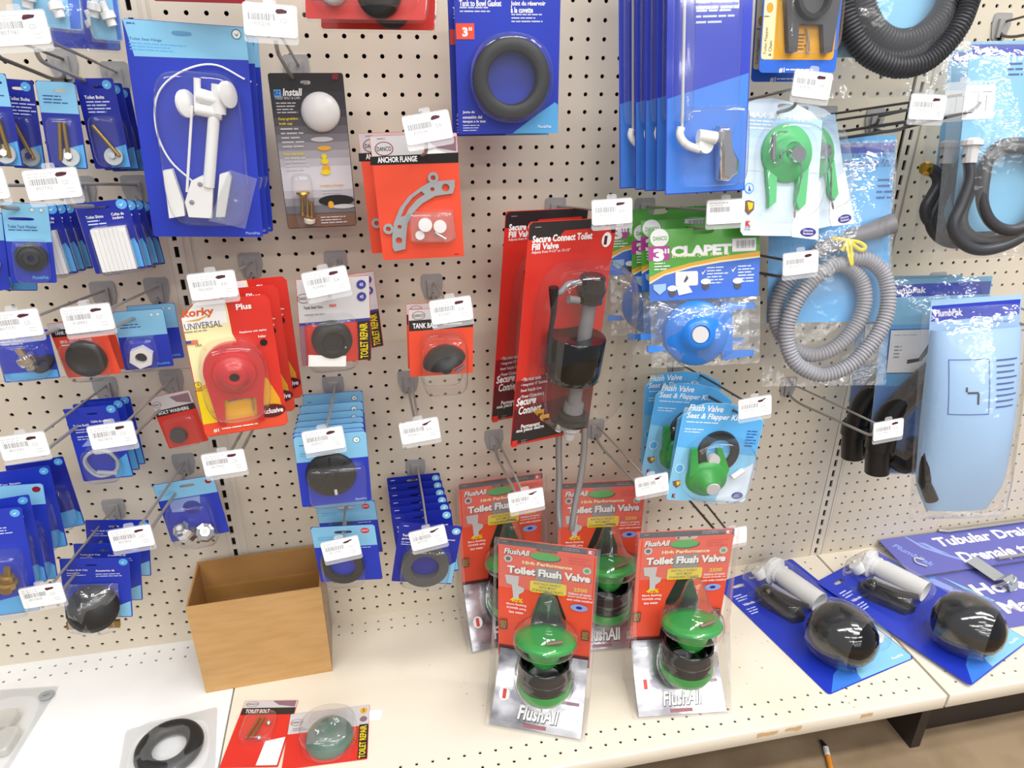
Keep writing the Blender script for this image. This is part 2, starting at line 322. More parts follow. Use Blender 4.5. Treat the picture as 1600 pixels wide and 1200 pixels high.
# where each pack hangs: base centre (inches), rotation (degrees), width, height
POSE = {
  'bagA': ((-11.67, -8.20, 22.18), (-5.3, 5.1, -7.5), 2.65, 2.54),
  'bagB': ((-10.10, -6.16, 21.78), (-3.3, 3.6, -4.3), 1.25, 3.07),
  'bagC': ((-11.62, -4.41, 21.44), (-8.2, 2.4, -15.6), 3.3, 3.25),
  'boltA': ((-15.20, -7.17, 16.57), (-2.3, 3.3, 3.6), 1.39, 3.89),
  'boltB': ((-14.85, -5.66, 16.27), (-2.0, 5.0, 4.1), 1.33, 3.9),
  'boltC': ((-12.96, -6.22, 16.30), (-3.2, 3.4, 2.9), 1.59, 3.79),
  'boltD': ((-11.39, -5.06, 16.13), (-0.9, -0.4, 1.2), 1.65, 4.07),
  'boltE': ((-11.44, -3.66, 15.88), (-0.9, -0.4, 1.2), 1.65, 4.07),
  'boltF': ((-11.52, -2.26, 15.64), (-0.9, -0.4, 1.2), 1.65, 4.07),
  'washer': ((-14.96, -8.18, 11.40), (-0.7, 7.3, 17.1), 1.79, 3.69),
  'lowerA': ((-17.34, -7.26, 10.93), (-1.9, 8.7, 14.5), 1.55, 3.69),
  'lowerB': ((-17.26, -5.23, 10.27), (-0.5, 8.9, 19.7), 1.96, 3.82),
  'shims': ((-11.50, -7.01, 11.49), (-0.6, -3.1, 7.7), 2.24, 3.4),
  'shims1': ((-11.58, -5.51, 11.16), (-0.6, -3.1, 7.7), 2.24, 3.4),
  'shims2': ((-11.65, -4.01, 10.91), (-0.6, -3.1, 7.7), 2.24, 3.4),
  'shims3': ((-11.75, -2.61, 10.57), (-0.6, -3.1, 7.7), 2.24, 3.4),
  'fanw1': ((-14.78, -6.51, 11.27), (-0.6, -3.1, 7.7), 2.24, 3.4),
  'fanw2': ((-14.89, -5.21, 11.05), (-0.6, -3.1, 7.7), 2.24, 3.4),
  'fanw3': ((-14.99, -3.91, 10.83), (-0.6, -3.1, 7.7), 2.24, 3.4),
  'chromefit': ((-16.33, -8.04, 6.43), (-0.9, 1.0, 7.1), 2.39, 2.57),
  'redcap': ((-13.96, -6.89, 5.98), (2.5, -3.9, -6.9), 2.71, 3.05),
  'redcap1': ((-14.32, -4.89, 5.42), (2.5, -3.9, -6.9), 2.71, 3.05),
  'nut': ((-11.83, -5.04, 5.46), (-0.7, 0.7, 6.3), 2.46, 3.35),
  'nut1': ((-11.75, -3.04, 5.14), (-0.7, 0.7, 6.3), 2.46, 3.35),
  'boltwasher': ((-11.12, -3.47, -0.35), (0.5, -7.9, 0.2), 2.33, 3.54),
  'tubing': ((-15.39, -5.02, -1.33), (-0.2, 0.3, 2.1), 2.68, 4.68),
  'tubing1': ((-15.44, -3.72, -1.64), (-0.2, 0.3, 2.1), 2.68, 4.68),
  'tubing2': ((-15.52, -2.42, -2.00), (-0.2, 0.3, 2.1), 2.68, 4.68),
  'chrome': ((-11.73, -3.00, -7.49), (-0.1, -4.2, 0.8), 3.63, 4.43),
  'blackthing': ((-17.15, -7.00, -9.77), (0.3, 8.8, 1.9), 3.61, 4.43),
  'blackthing1': ((-17.17, -5.00, -10.20), (0.3, 8.8, 1.9), 3.61, 4.43),
  'blackthing2': ((-17.09, -3.00, -9.89), (0.3, 8.8, 1.9), 3.61, 4.43),
  'fanp': ((-19.27, -9.18, -5.12), (-0.6, 4.4, 16.9), 2.19, 5.51),
  'fanq': ((-19.69, -7.69, -5.96), (-0.9, 6.5, 7.8), 2.62, 6.26),
  'fanr': ((-19.54, -6.22, -4.97), (-1.7, 3.0, 11.7), 2.82, 5.35),
  'fans': ((-19.07, -4.61, -4.73), (-1.5, -1.6, 7.9), 2.93, 4.75),
  'fant': ((-19.48, -10.39, -5.95), (-2.7, 5.5, 8.4), 2.35, 6.35),
  'hinge': ((-7.30, -6.14, 12.83), (-0.7, 3.1, 2.3), 5.2, 9.72),
  'hinge1': ((-7.20, -4.74, 12.68), (-0.7, 3.1, 2.3), 5.2, 9.72),
  'hinge2': ((-7.13, -3.34, 12.51), (-0.7, 3.1, 2.3), 5.2, 9.72),
  'ez': ((-1.83, -3.50, 12.57), (-0.0, -0.3, 2.3), 3.73, 7.87),
  'redpack': ((1.24, -8.72, 22.65), (-10.3, 0.9, -21.3), 5.52, 4.46),
  'redpack1': ((1.80, -6.92, 22.33), (-10.3, 0.9, -21.3), 5.52, 4.46),
  'redpack2': ((-5.71, -7.87, 23.24), (-12.8, 1.9, -22.7), 4.32, 4.49),
  'anchor': ((3.45, -6.91, 11.42), (1.0, -2.0, -7.0), 4.32, 6.29),
  'anchor1': ((2.89, -5.31, 11.42), (1.0, -2.0, -7.0), 4.32, 6.29),
  'gasket': ((8.24, -5.96, 17.59), (0.4, -0.6, -5.0), 5.22, 7.77),
  'gasket1': ((8.10, -4.56, 17.38), (0.4, -0.6, -5.0), 5.22, 7.77),
  'lever': ((17.17, -11.09, 15.15), (-7.8, -2.2, -3.8), 4.1, 15.04),
  'lever1': ((17.16, -9.89, 15.13), (-7.8, -2.2, -3.8), 4.1, 15.04),
  'lever2': ((17.06, -8.69, 14.95), (-7.8, -2.2, -3.8), 4.1, 15.04),
  'lever3': ((16.99, -7.49, 14.83), (-7.8, -2.2, -3.8), 4.1, 15.04),
  'lever4': ((16.62, -6.09, 14.69), (-7.8, -2.2, -3.8), 4.1, 15.04),
  'yellow': ((22.58, -8.86, 20.58), (-7.9, -0.2, 3.2), 4.44, 6.27),
  'yellow1': ((23.33, -6.86, 20.12), (-7.9, -0.2, 3.2), 4.44, 6.27),
  'maxf': ((22.37, -9.82, 12.51), (-15.0, 3.4, 1.9), 4.62, 6.97),
  'maxf1': ((26.01, -8.15, 12.44), (-19.5, -5.9, 11.0), 4.62, 6.97),
  'clapet': ((18.99, -9.99, 5.23), (-14.6, -2.9, -10.1), 6.27, 7.76),
  'clapet1': ((19.06, -8.59, 5.46), (-14.6, -2.9, -10.1), 6.27, 7.76),
  'clapet2': ((18.90, -7.04, 4.78), (-14.6, -0.9, -10.1), 6.27, 7.76),
  'clapet3': ((18.33, -5.05, 5.40), (-14.6, -4.9, -18.1), 6.27, 7.76),
  'hosebag': ((28.09, -8.50, 2.50), (-17.3, -2.0, -13.4), 7.68, 15.21),
  'secure': ((10.64, -7.29, -0.12), (3.8, 2.4, 16.2), 5.53, 13.58),
  'secure1': ((10.11, -3.69, -0.23), (3.8, 2.4, 16.2), 5.53, 13.58),
  'korky': ((-6.30, -9.90, 3.52), (0.8, -0.2, 8.6), 4.08, 7.19),
  'korky1': ((-6.06, -8.20, 3.51), (0.8, -0.2, 8.6), 4.08, 7.19),
  'korky2': ((-5.80, -6.30, 3.40), (0.8, -0.2, 8.6), 4.08, 7.19),
  'repair': ((-1.50, -8.78, 6.52), (3.2, 2.4, 10.9), 3.6, 4.69),
  'repair1': ((-0.77, -4.69, 5.48), (3.2, -3.6, 10.9), 3.6, 4.69),
  'tankball': ((4.06, -7.98, 5.01), (0.3, 1.5, 2.3), 3.54, 3.92),
  'tankball1': ((4.05, -6.18, 4.75), (0.3, 1.5, 2.3), 3.54, 3.92),
  'ltstack': ((-2.24, -9.87, -1.53), (1.6, 0.5, 0.7), 3.79, 4.51),
  'ltstack1': ((-2.37, -8.85, -1.84), (1.6, 0.5, 0.7), 3.79, 4.51),
  'ltstack2': ((-2.40, -7.83, -2.05), (1.6, 0.5, 0.7), 3.79, 4.51),
  'ltstack3': ((-2.44, -6.64, -2.28), (1.6, 0.5, 0.7), 3.79, 4.51),
  'ltstack4': ((-2.47, -5.20, -2.53), (1.6, 0.5, 0.7), 3.79, 4.51),
  'ltstack5': ((-2.49, -3.50, -2.78), (1.6, 0.5, 0.7), 3.79, 4.51),
  'ltstack6': ((-2.50, -1.37, -3.03), (1.6, 0.5, 0.7), 3.79, 4.51),
  'lowlt': ((-2.00, -8.94, -7.77), (1.3, -2.3, -9.3), 3.75, 4.12),
  'lowlt1': ((-1.91, -5.45, -8.45), (1.3, -3.3, -9.3), 3.75, 4.12),
  'bluestack': ((2.18, -9.44, -8.20), (0.2, 10.3, -3.3), 3.72, 4.35),
  'bluestack1': ((2.77, -8.15, -8.66), (-8.1, -4.9, -7.5), 3.73, 4.35),
  'bluestack2': ((2.75, -6.95, -8.92), (-8.1, -4.9, -7.5), 3.73, 4.35),
  'bluestack3': ((2.73, -5.75, -9.15), (-8.1, -4.9, -7.5), 3.73, 4.35),
  'bluestack4': ((2.71, -4.55, -9.35), (-8.1, -4.9, -7.5), 3.73, 4.35),
  'bluestack5': ((2.68, -3.35, -9.52), (-8.1, -4.9, -7.5), 3.73, 4.35),
  'bluestack6': ((2.66, -2.15, -9.66), (-8.1, -4.9, -7.5), 3.73, 4.35),
  'flushkit': ((20.70, -9.18, -4.79), (-6.3, 7.5, -2.9), 5.52, 6.69),
  'flushkit1': ((21.50, -7.60, -5.75), (-6.3, 4.5, -2.9), 5.52, 6.69),
  'flushkit2': ((20.29, -5.88, -4.90), (-6.3, 7.5, -2.9), 5.52, 6.69),
  'flushkit3': ((20.92, -4.23, -4.75), (-6.3, 0.5, -2.9), 5.52, 6.69),
  'blackhose': ((29.25, -7.28, 19.34), (-13.9, -1.4, -2.3), 7.61, 11.11),
  'plumbhose': ((37.06, -9.48, 10.57), (-11.8, -1.7, -7.7), 7.56, 11.95),
  'plumbhose1': ((38.61, -5.82, 10.12), (-8.6, -1.8, -6.1), 7.56, 11.95),
  'elbow': ((37.77, -7.36, -5.90), (-3.8, -5.4, -20.6), 6.3, 14.36),
  'elbow1': ((38.29, -4.45, -6.58), (-3.3, -6.1, -27.7), 6.31, 14.36),
  'bigbag': ((37.82, -11.76, -6.16), (-9.8, -5.8, -16.6), 5.3, 14.42),
  'fl': ((10.02, -9.76, -18.80), (0.0, 0.0, -22.4), 6.65, 12.7),
  'fr': ((19.18, -10.15, -18.80), (0.0, 0.0, -6.8), 6.65, 12.7),
  'bl': ((8.60, -1.81, -18.80), (0.0, 0.0, 3.0), 6.65, 12.7),
  'br': ((15.70, -3.62, -18.80), (0.0, 0.0, -6.0), 6.65, 12.7),
  'f1': ((33.50, -13.10, -18.75), (-90.0, 0.0, 12.0), 8.4, 12.4),
  'f2': ((43.30, -14.00, -18.50), (-90.0, 0.0, 20.0), 8.2, 12.6),
  'sign1': ((57.50, -4.75, -18.35), (-85.0, 0.0, 0.0), 28, 4.6),
  'sign2': ((57.90, -11.00, -18.72), (-89.0, 0.0, 0.0), 28, 6.3),
  'toiletbolt': ((-9.20, -11.90, -18.75), (-90.0, 0.0, -10.0), 3.6, 5),
  'greenball': ((-4.60, -12.60, -18.75), (-90.0, 0.0, -3.0), 5.2, 4.1),
  'ringbag': ((-13.90, -12.50, -18.76), (-90.0, 0.0, 8.0), 5.6, 5.4),
  'parts': ((-26.20, -11.30, -18.76), (-90.0, 0.0, -6.0), 4.6, 8.8),
}
# ------------------------------------------------------------------ the setting
def structure(o): o['kind'] = 'structure'; return o
SHELF = -18.8; FLOOR = -25.2
def pegboard(name, parent, x0, x1, z0, z1, fx, fz, y=0):
    """hardboard panel with a hole every inch, pierced right through"""
    mb = MB(); n = 10; r = .125; th = .12
    c0 = math.floor(x0 + .5 - fx) + fx; r0 = math.floor(z0 + .5 - fz) + fz
    xs = []; c = c0
    while c < x1 + .5: xs.append(c); c += 1
    zs = []; c = r0
    while c < z1 + .5: zs.append(c); c += 1
    for cz in zs:
        for cx in xs:
            a0, a1 = max(cx - .5, x0), min(cx + .5, x1); b0, b1 = max(cz - .5, z0), min(cz + .5, z1)
            if a1 - a0 < 1e-3 or b1 - b0 < 1e-3: continue
            if cx - .2 < x0 or cx + .2 > x1 or cz - .2 < z0 or cz + .2 > z1:
                mb.add([(a0, y, b0), (a1, y, b0), (a1, y, b1), (a0, y, b1)], [(0, 1, 2, 3)], 'pegboard'); continue
            out = []; inn = []
            for k in range(n):
                t = 2 * math.pi * k / n; d, e = math.cos(t), math.sin(t); inn.append((cx + r * d, y, cz + r * e))
                s = min([(a1 - cx) / d if d > 1e-6 else 9, (a0 - cx) / d if d < -1e-6 else 9, (b1 - cz) / e if e > 1e-6 else 9, (b0 - cz) / e if e < -1e-6 else 9])
                out.append((cx + s * d, y, cz + s * e))
            v = out + inn + [(p[0], y + th, p[2]) for p in inn]; f = []
            for k in range(n):
                q = (k + 1) % n; f.append((k, q, q + n, k + n)); f.append((k + n, q + n, q + 2 * n, k + 2 * n))
            cor = [(a1, y, b1), (a0, y, b1), (a0, y, b0), (a1, y, b0)]; base = len(v); v += cor
            for ci, (px, _, pz) in enumerate(cor):
                ang = math.atan2(pz - cz, px - cx) % (2 * math.pi); k = int(ang / (2 * math.pi) * n); f.append((k, base + ci, (k + 1) % n))
            mb.add(v, f, 'pegboard')
    for a, b, c, d in ((x0, z0, x1, z0), (x1, z0, x1, z1), (x1, z1, x0, z1), (x0, z1, x0, z0)):
        mb.add([(a, y, b), (c, y, d), (c, y + th, d), (a, y + th, b)], [(0, 1, 2, 3)], 'pegboard')
    return mb.build(name, parent)
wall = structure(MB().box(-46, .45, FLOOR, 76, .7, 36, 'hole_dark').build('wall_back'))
pegboard('pegboard_panel', wall, -46, -11.0, 4.2, 36, .0, .9)
pegboard('pegboard_panel', wall, -46, -11.0, -20, 3.25, .09, .97)
pegboard('pegboard_panel', wall, -9.55, 36.65, 4.2, 36, .18, .27)
pegboard('pegboard_panel', wall, -9.55, 36.85, -20, 3.28, 0, 0)
pegboard('pegboard_panel', wall, 38.1, 76, 4.2, 36, .6, .5)
pegboard('pegboard_panel', wall, 38.25, 76, -20, 3.28, .94, .52)
for a, b in ((-46, -11), (-9.55, 36.7), (38.2, 76)):
    MB().box(a, .02, 3.27, b, .3, 4.22, 'upright').build('panel_rail', wall)
for xc in (-10.58, 37.45):
    mb = MB(); z = -20.0
    for p, q in ((xc - .5, xc - .13), (xc + .13, xc + .42)): mb.box(p, .05, -20, q, .2, 36, 'upright')
    while z < 36: mb.box(xc - .13, .05, z, xc + .13, .2, z + .34, 'upright'); z += 1.0
    mb.prism([(xc + .42, -20), (xc + 1.06, -20), (xc + 1.06, 36), (xc + .42, 36)], .1, .3, 'upright')
    mb.prism([(xc + .62, -20), (xc + .84, -20), (xc + .84, 36), (xc + .62, 36)], .02, .2, 'upright')
    mb.build('slotted_upright', wall)

def shelf(name, x0, x1, m):
    """pressed steel shelf deck with two rows of holes along the back and the front and a rolled front lip"""
    y0, y1 = -15.6, .04; mb = MB(); rows = (-14.64, -13.64, -1.58, -.7); n = 8; r = .105
    cols = [math.ceil(x0 + .4) + k for k in range(int(x1 - x0 - .6))]
    bands = [(-15.14, -14.14, -14.64), (-14.14, -13.14, -13.64), (-2.08, -1.14, -1.58), (-1.14, -.26, -.7)]
    for b0, b1, cy in bands:
        edges = [x0] + [c - .5 for c in cols] + [cols[-1] + .5, x1]
        mb.add([(x0, b0, SHELF), (cols[0] - .5, b0, SHELF), (cols[0] - .5, b1, SHELF), (x0, b1, SHELF)], [(0, 1, 2, 3)], m)
        mb.add([(cols[-1] + .5, b0, SHELF), (x1, b0, SHELF), (x1, b1, SHELF), (cols[-1] + .5, b1, SHELF)], [(0, 1, 2, 3)], m)
        for cx in cols:
            loops = [[Vector((cx - .5, b0, 0)), Vector((cx + .5, b0, 0)), Vector((cx + .5, b1, 0)), Vector((cx - .5, b1, 0))], [Vector((a, b, 0)) for a, b in ell(cx, cy, r, r, n)]]
            tri = geometry.tessellate_polygon(loops); v = [(q.x, q.y, SHELF) for l in loops for q in l]; mb.add(v, tri, m)
            mb.add([(q.x, q.y, SHELF) for q in loops[1]] + [(q.x, q.y, SHELF - .1) for q in loops[1]], [(k, (k + 1) % n, (k + 1) % n + n, k + n) for k in range(n)], m)
    for a, b in ((-13.14, -2.08), (-.26, y1), (y0 + .1, -15.14)): mb.add([(x0, a, SHELF), (x1, a, SHELF), (x1, b, SHELF), (x0, b, SHELF)], [(0, 1, 2, 3)], m)
    prof = [(y0 + .1, SHELF), (y0 + .03, SHELF - .03), (y0, SHELF - .1), (y0, SHELF - 1.15), (y0 + .06, SHELF - 1.22), (y0 + .5, SHELF - 1.22)]
    mb.loft([[(x0, a, b) for a, b in prof], [(x1, a, b) for a, b in prof]], m, True, closed=False)
    for xx in (x0, x1): mb.add([(xx, y0, SHELF), (xx, y1, SHELF), (xx, y1, SHELF - 1.2), (xx, y0, SHELF - 1.2)], [(0, 1, 2, 3)], m)
    mb.add([(x0, y0 + .5, SHELF - .5), (x1, y0 + .5, SHELF - .5), (x1, y1, SHELF - .5), (x0, y1, SHELF - .5)], [(0, 1, 2, 3)], 'hole_dark')
    return mb.build(name)
s1 = tag(shelf('base_shelf', -46, -11.1, 'shelf_white'), 'white steel base shelf left of the cardboard box', 'shelf')
s2 = tag(shelf('base_shelf', -10.98, 37.5, 'shelf_cream'), 'long cream steel base shelf under the flush valve packs', 'shelf')
s3 = tag(shelf('base_shelf', 37.72, 76, 'shelf_cream'), 'cream steel base shelf under the blue drainage signs', 'shelf')
R = random.Random(5); st = MB()
for cx, cy, n, sp in ((25.6, -8.2, 16, 2.0), (22.5, -10.8, 9, 1.6), (30.5, -15, 5, .8), (4.5, -9, 5, 2)):
    for k in range(n):
        x, y, a = cx + R.gauss(0, sp * .45), cy + R.gauss(0, sp), R.uniform(.02, .09)
        if y > -15.3: st.add([(x + a * R.uniform(.6, 1.5) * math.cos(t), y + a * R.uniform(.5, 1.3) * math.sin(t), SHELF + .012) for t in [6.283 * q / 6 for q in range(6)]], [tuple(range(6))], 'shelf_stain')
for x, wd in ((23.9, 1.5), (25.8, 1.2), (31.3, .9)):
    st.add([(x + (k % 2) * .1 - wd / 2 + wd * k / 6, -15.615, SHELF - .25 - .1 * R.random()) for k in range(7)] + [(x + wd / 2 - wd * k / 6, -15.615, SHELF - .55 - .2 * R.random()) for k in range(7)], [tuple(range(14))], 'shelf_stain')
st.build('rust_stain', s2, kind='stuff')
MB().box(-46, -3.4, FLOOR, 37.0, -3.2, SHELF - .6, 'kick_dark').build('kick_plate', s2)
MB().box(37.9, -13.4, FLOOR, 76, -13.2, SHELF - 1.3, 'kick_dark').build('kick_plate', s3)
MB().box(37.1, -14.6, FLOOR, 37.9, -2, SHELF - 1.25, 'kick_dark').build('base_leg', s3)
structure(MB().add([(-80, -160, FLOOR), (120, -160, FLOOR), (120, 2, FLOOR), (-80, 2, FLOOR)], [(0, 1, 2, 3)], 'concrete').build('floor'))

# ------------------------------------------------------------------ hooks with price tags
def tag_mesh(num, unit, scr, seed, plain=False):
    R = random.Random(seed); mb = MB(); W, H = 2.07, 1.18
    mb.prism(rrect(-W / 2, -H / 2, W / 2, H / 2, .12), -.03, 0, 'label_paper'); y = -.034
    def q(a, b, c, d, m, yy=y): mb.flat([(a, b), (c, b), (c, d), (a, d)], yy, m)
    def t(s, a, b, w, h, m):
        V, F = glyphs(s); mb.add([(a + i * w, y, b + j * h) for i, j in V], F, m)
    for r_, e in ((.42, .75), (.3, .6)):
        a = -.9
        while a < -.9 + e * 1.2: b = a + R.uniform(.08, .22); q(a, r_, b, r_ + .06, 'tag_faint'); a = b + .05
    a = -.86
    while a < .18: b = a + R.choice((.02, .03, .045, .06)); q(a, .0, b, .25, 'tag_print'); a = b + R.choice((.015, .025, .03))
    if not plain:
        t(num, -.66, -.2, .62, .14, 'tag_print'); t(unit, .38, -.05, .26, .16, 'tag_print')
        for a, b in ((-.45, -.42), (-.1, -.42)): q(a, b, a + .05, b + .07, 'tag_faint')
        q(.5, -.25, .78, -.19, 'tag_faint'); q(.52, -.38, .8, -.32, 'tag_faint')
        if scr:
            cx, cz = .42, .36; o = [(-.24, -.02), (-.15, .1), (.05, .11), (.24, .07), (.2, -.05), (.02, -.08), (-.16, -.1)]; k = 1
            o = [(-.26, -.03), (-.2, .04), (.0, .09), (.24, .15), (.25, .1), (.05, 0), (.08, -.05), (-.14, -.1)] if scr == 2 else o
            mb.flat([(cx + a * k + R.uniform(-.03, .03), cz + b * .8 + R.uniform(-.015, .015)) for a, b in o][::-1], y - .004, 'marker')
    return mb
def hook(x, z, label, num='', unit='EA', scr=1, seed=0, L=10.8, rise=1.95, lp=9.6, roll=4, dark=False, plain=False, notag=False, sway=0, tagz=0, drop=.55):
    """peg hook: moulded plate on the board, product wire below, scan wire above with a tag holder at its tip"""
    wm = 'wire_dark' if dark else 'wire'
    root = empty('price_tag_hook', (x, 0, z)); tag(root, label, 'hook', 'peg hooks with price tags')
    out = [(-.68, .75), (-.55, .86), (.55, .86), (.68, .75), (.7, .1), (.5, -.65), (.3, -.78), (-.3, -.78), (-.5, -.65), (-.7, .1)]
    pm = MB().prism(out[::-1], -.1, 0, 'hook_plate'); pm.prism([(-.3, -.6), (.3, -.6), (.34, .5), (-.34, .5)], -.28, -.1, 'hook_plate')
    pm.prism([(-.05, -.78), (.05, -.78), (.05, -.3), (-.05, -.3)], -.3, -.1, 'hole_dark')
    pm.tube([(-.5, .05, .7), (-.5, .3, .8)], .09, 'hook_plate', 6); pm.tube([(.5, .05, .7), (.5, .3, .8)], .09, 'hook_plate', 6)
    pm.build('base_plate', root)
    g = rise / L
    lo = [(sway * .3, -.1, -.35)] + [(sway * d / L, -d, -.35 + (g * d - drop) * min(1, d / 1.5)) for d in (.8, 2, 4, 6, 8, lp - .5)] + [(sway, -lp, -.35 + g * lp - drop + .12), (sway, -lp - .15, -.35 + g * lp - drop + .45)]
    MB().tube(smooth(lo, 3), .095, wm, 7).build('product_wire', root)
    up = [(.12, -.2, .35), (.12, -.6, .4), (sway * .5 + .1, -L * .5, .35 + (rise - .35) * .5), (sway, -L + .1, rise)]
    MB().tube(up, .075, wm, 6).build('scan_wire', root)
    if notag: return root
    hold = MB().prism(rrect(-1.06, -.85, 1.06, .64, .12), -.035, 0, 'tag_clear'); hold.prism(rrect(-.25, .55, .25, .85, .1), -.03, 0, 'tag_clear')
    h = hold.build('tag_holder', root); h.location = Vector((sway, -L, rise + tagz)) * IN; h.rotation_euler = (math.radians(-8), math.radians(-roll), 0)
    if num is None: return root
    l = tag_mesh(num, unit, scr, seed, plain).build('price_label', h); l.location = Vector((0, -.04, 0)) * IN
    return root
hook(-11.84, 20.08, 'hook whose price tag hangs in the top left corner of the display', '807781', 'CD', seed=1)
hook(-12.07, 14.29, 'hook with tag above the blue card of white shims', '807792', 'CD', seed=2)
hook(-14.81, 14.3, 'hook with tag cut off at the left edge above the washer card', '807793', 'CD', seed=3)
hook(-15.03, 8.3, 'hook with tag over the chrome fitting card at the left edge', '807770', 'CD', seed=4)
hook(-12.06, 8.38, 'hook with tag over the red card holding a black cap', '828882', 'CD', seed=5)
hook(-16.25, 2.23, 'hook with tag left of the blue tubing cards', '807741', 'CD', seed=6)
hook(-12.32, 2.41, 'hook with tag in front of the blue tubing cards', '807803', 'CD', seed=7)
hook(-12.69, -3.63, 'hook with tag left of the chrome handle pack', '807806', 'CD', seed=8)
hook(-17.64, -6.62, 'lowest left hook, its tag beside the black gasket pack', '807808', 'CD', seed=9)
hook(-7.48, 0.31, 'hook with tag just above the cardboard box, under the red and yellow flapper packs', '807942', 'CD', seed=10)
hook(-6.52, 9.63, 'hook with tag above the red and yellow flapper packs', '982888', 'EA', seed=11)
hook(-1.48, 9.52, 'hook with tag on the grey and red repair card', '828882', 'EA', seed=12, roll=9)
hook(4.4, 7.76, 'hook with tag above the small red tank ball card', '829882', 'EA', seed=13, roll=5)
hook(-2.55, 20.48, 'hook with tag above the black and gold bolt cap card', '970234', 'CD', seed=14, roll=-3)
hook(3.61, 16.34, 'hook with tag above the red anchor flange card', '829544', 'EA', seed=15, roll=9)
hook(12.49, 12.35, 'hook with tag at the top of the tall red fill valve packs', '413107', 'EA', seed=16, roll=2)
hook(22.24, 18.1, 'hook with tag between the yellow flapper card and the pale blue flapper card', '428282', 'EA', seed=17, roll=-6)
hook(28.95, 17.06, 'hook with tag between the black hose and the coiled fill hose', '974292', 'CD', seed=18, dark=True, roll=-2)
hook(34.32, 17.55, 'untagged dark hook from which the coiled fill hoses hang', None, L=5.2, rise=1.3, lp=8.2, dark=True, notag=True)
hook(18.56, 12.16, 'hook with an unmarked tag above the green clapet bags', '', seed=19, plain=True, roll=1)
hook(23.35, 9.27, 'hook with tag in front of the grey corrugated hose', '822097', 'CD', seed=20, dark=True)
hook(2.51, 1.14, 'empty hook with tag right of the light blue stopper cards', '828401', 'EA', scr=2, seed=21, roll=6)
hook(2.65, -5.84, 'hook with tag on the dark blue gasket cards', '807947', 'CD', scr=2, seed=22, roll=9)
hook(-2.46, 1.12, 'hook with tag on the light blue stopper cards', '808927', 'CD', seed=23, roll=5)
hook(-2.24, -5.88, 'hook with tag on the light blue gasket cards right of the cardboard box', '812790', 'CD', scr=2, seed=24, roll=7)
hook(8.39, -4, 'hook with tag over the rear left flush valve pack', '807957', 'CD', scr=2, seed=25, roll=6)
hook(16.08, -3.89, 'hook with tag over the rear right flush valve pack', '427957', 'CD', scr=2, seed=26, roll=6)
hook(22.06, 0.72, 'hook with tag at the corner of the flush valve kit cards', '427952', 'EA', scr=2, seed=27, dark=True, roll=5)
hook(31.57, -1.74, 'hook with tag in front of the black elbow bags', '427982', 'EA', seed=28, roll=5)
hook(22.81, -8.27, 'hook passing behind the flush valve kits to the front right flush valve pack', '', plain=True, L=9.5, rise=.6, lp=8.6, dark=True)
hook(30.71, 17.7, 'long dark wire hook with an empty clear tag holder at the coiled hose', None, L=11, rise=1.9, lp=5, dark=True)
hook(42.51, 6, 'hook holding the black elbow bags below the coiled hose', None, L=9, rise=.4, lp=7, dark=True)
hook(42.23, 23.27, 'hook at the top right corner above the coiled hose', None, L=10, rise=1.9, dark=True, notag=True)
hook(-14.27, 20.67, 'hook behind the second pair of brass bolt cards', None, L=8, rise=1.4, lp=7.5, dark=True, notag=True)

# ------------------------------------------------------------------ packs of the middle bay, upper rows
def badge(k, u, v, a, m='white', m2='teal'):
    k.disc(u, v, a, a, m2); k.disc(u, v, a * .8, a * .8, m); k.poly([(u - a * .5, v - a * .2), (u + a * .1, v + a * .5), (u + a * .6, v - a * .5), (u + a * .1, v + a * .1)], m2)
# toilet seat hinge
k = Pack('hinge', 'toilet_seat_hinge_pack', 'large blue card with a white plastic toilet seat hinge, front one on its hook', 'hardware pack', 'blue', 'toilet seat hinge packs', slot=(2.42, 0.46, .85, .22))
k.poly([(.02, .02), (k.w - .02, .02), *[(5.21, 1.39), (0.3, 1.52)]], 'blue_light', True)
k.text('Toilet Seat Hinge', 0.18, 0.74, 1.35, .14, 'blue_line', .01).micro(0.15, 0.95, 2.6, 3, .13, 'blue_sky', 3)
k.text('PlumbPak', 4.37, 9.45, .7, .13, 'blue_pale', .01); badge(k, 4.77, 0.33, .22)
k.micro(0.16, 0.15, .4, 1, .12, 'blue_line', 9)
white = 'white_plastic'
def line(key_pts, d): return [k.p(u, v, d) for u, v in key_pts]
m = MB().tube(smooth(line([(2.16, 6.95), (1.29, 6.01), (0.88, 4.8), (0.98, 3.44), (1.57, 2.53), (2.69, 1.86), (3.82, 1.69), (4.99, 2.23)], .3), 5), .05, white, 6); k.part('cable_tie', m)
m = MB().tube(line([(3.68, 3.01), (2.92, 7.16)], .6), .27, white, 14); k.part('hinge_post', m)
m = MB(); m.tube(line([(2.87, 3), (3.88, 3.23)], .62), .33, white, 10); m.tube(line([(2.75, 3.61), (3.88, 3.79)], .62), .3, white, 10)
m.tube(line([(2.95, 2.28), (2.81, 3.75)], .62), .16, white, 8); m.tube(line([(3.87, 2.51), (3.73, 3.79)], .62), .34, white, 10); k.part('hinge_clamp', m)
for c, rr in (([(2.36, 3.41)][0], .62), ([(4.22, 2.93)][0], .6)):
    m = MB().lathe([(0, -.08), (rr, -.08), (rr, .05), (rr * .5, .12), (0, .14)], k.p(*c, .6), (.8, -.5, .1), white, 18); k.part('hinge_washer', m)
m = MB().tube(line([(2.6, 3.48), (1.91, 7.42)], .6), .07, white, 6); k.part('hinge_rod', m)
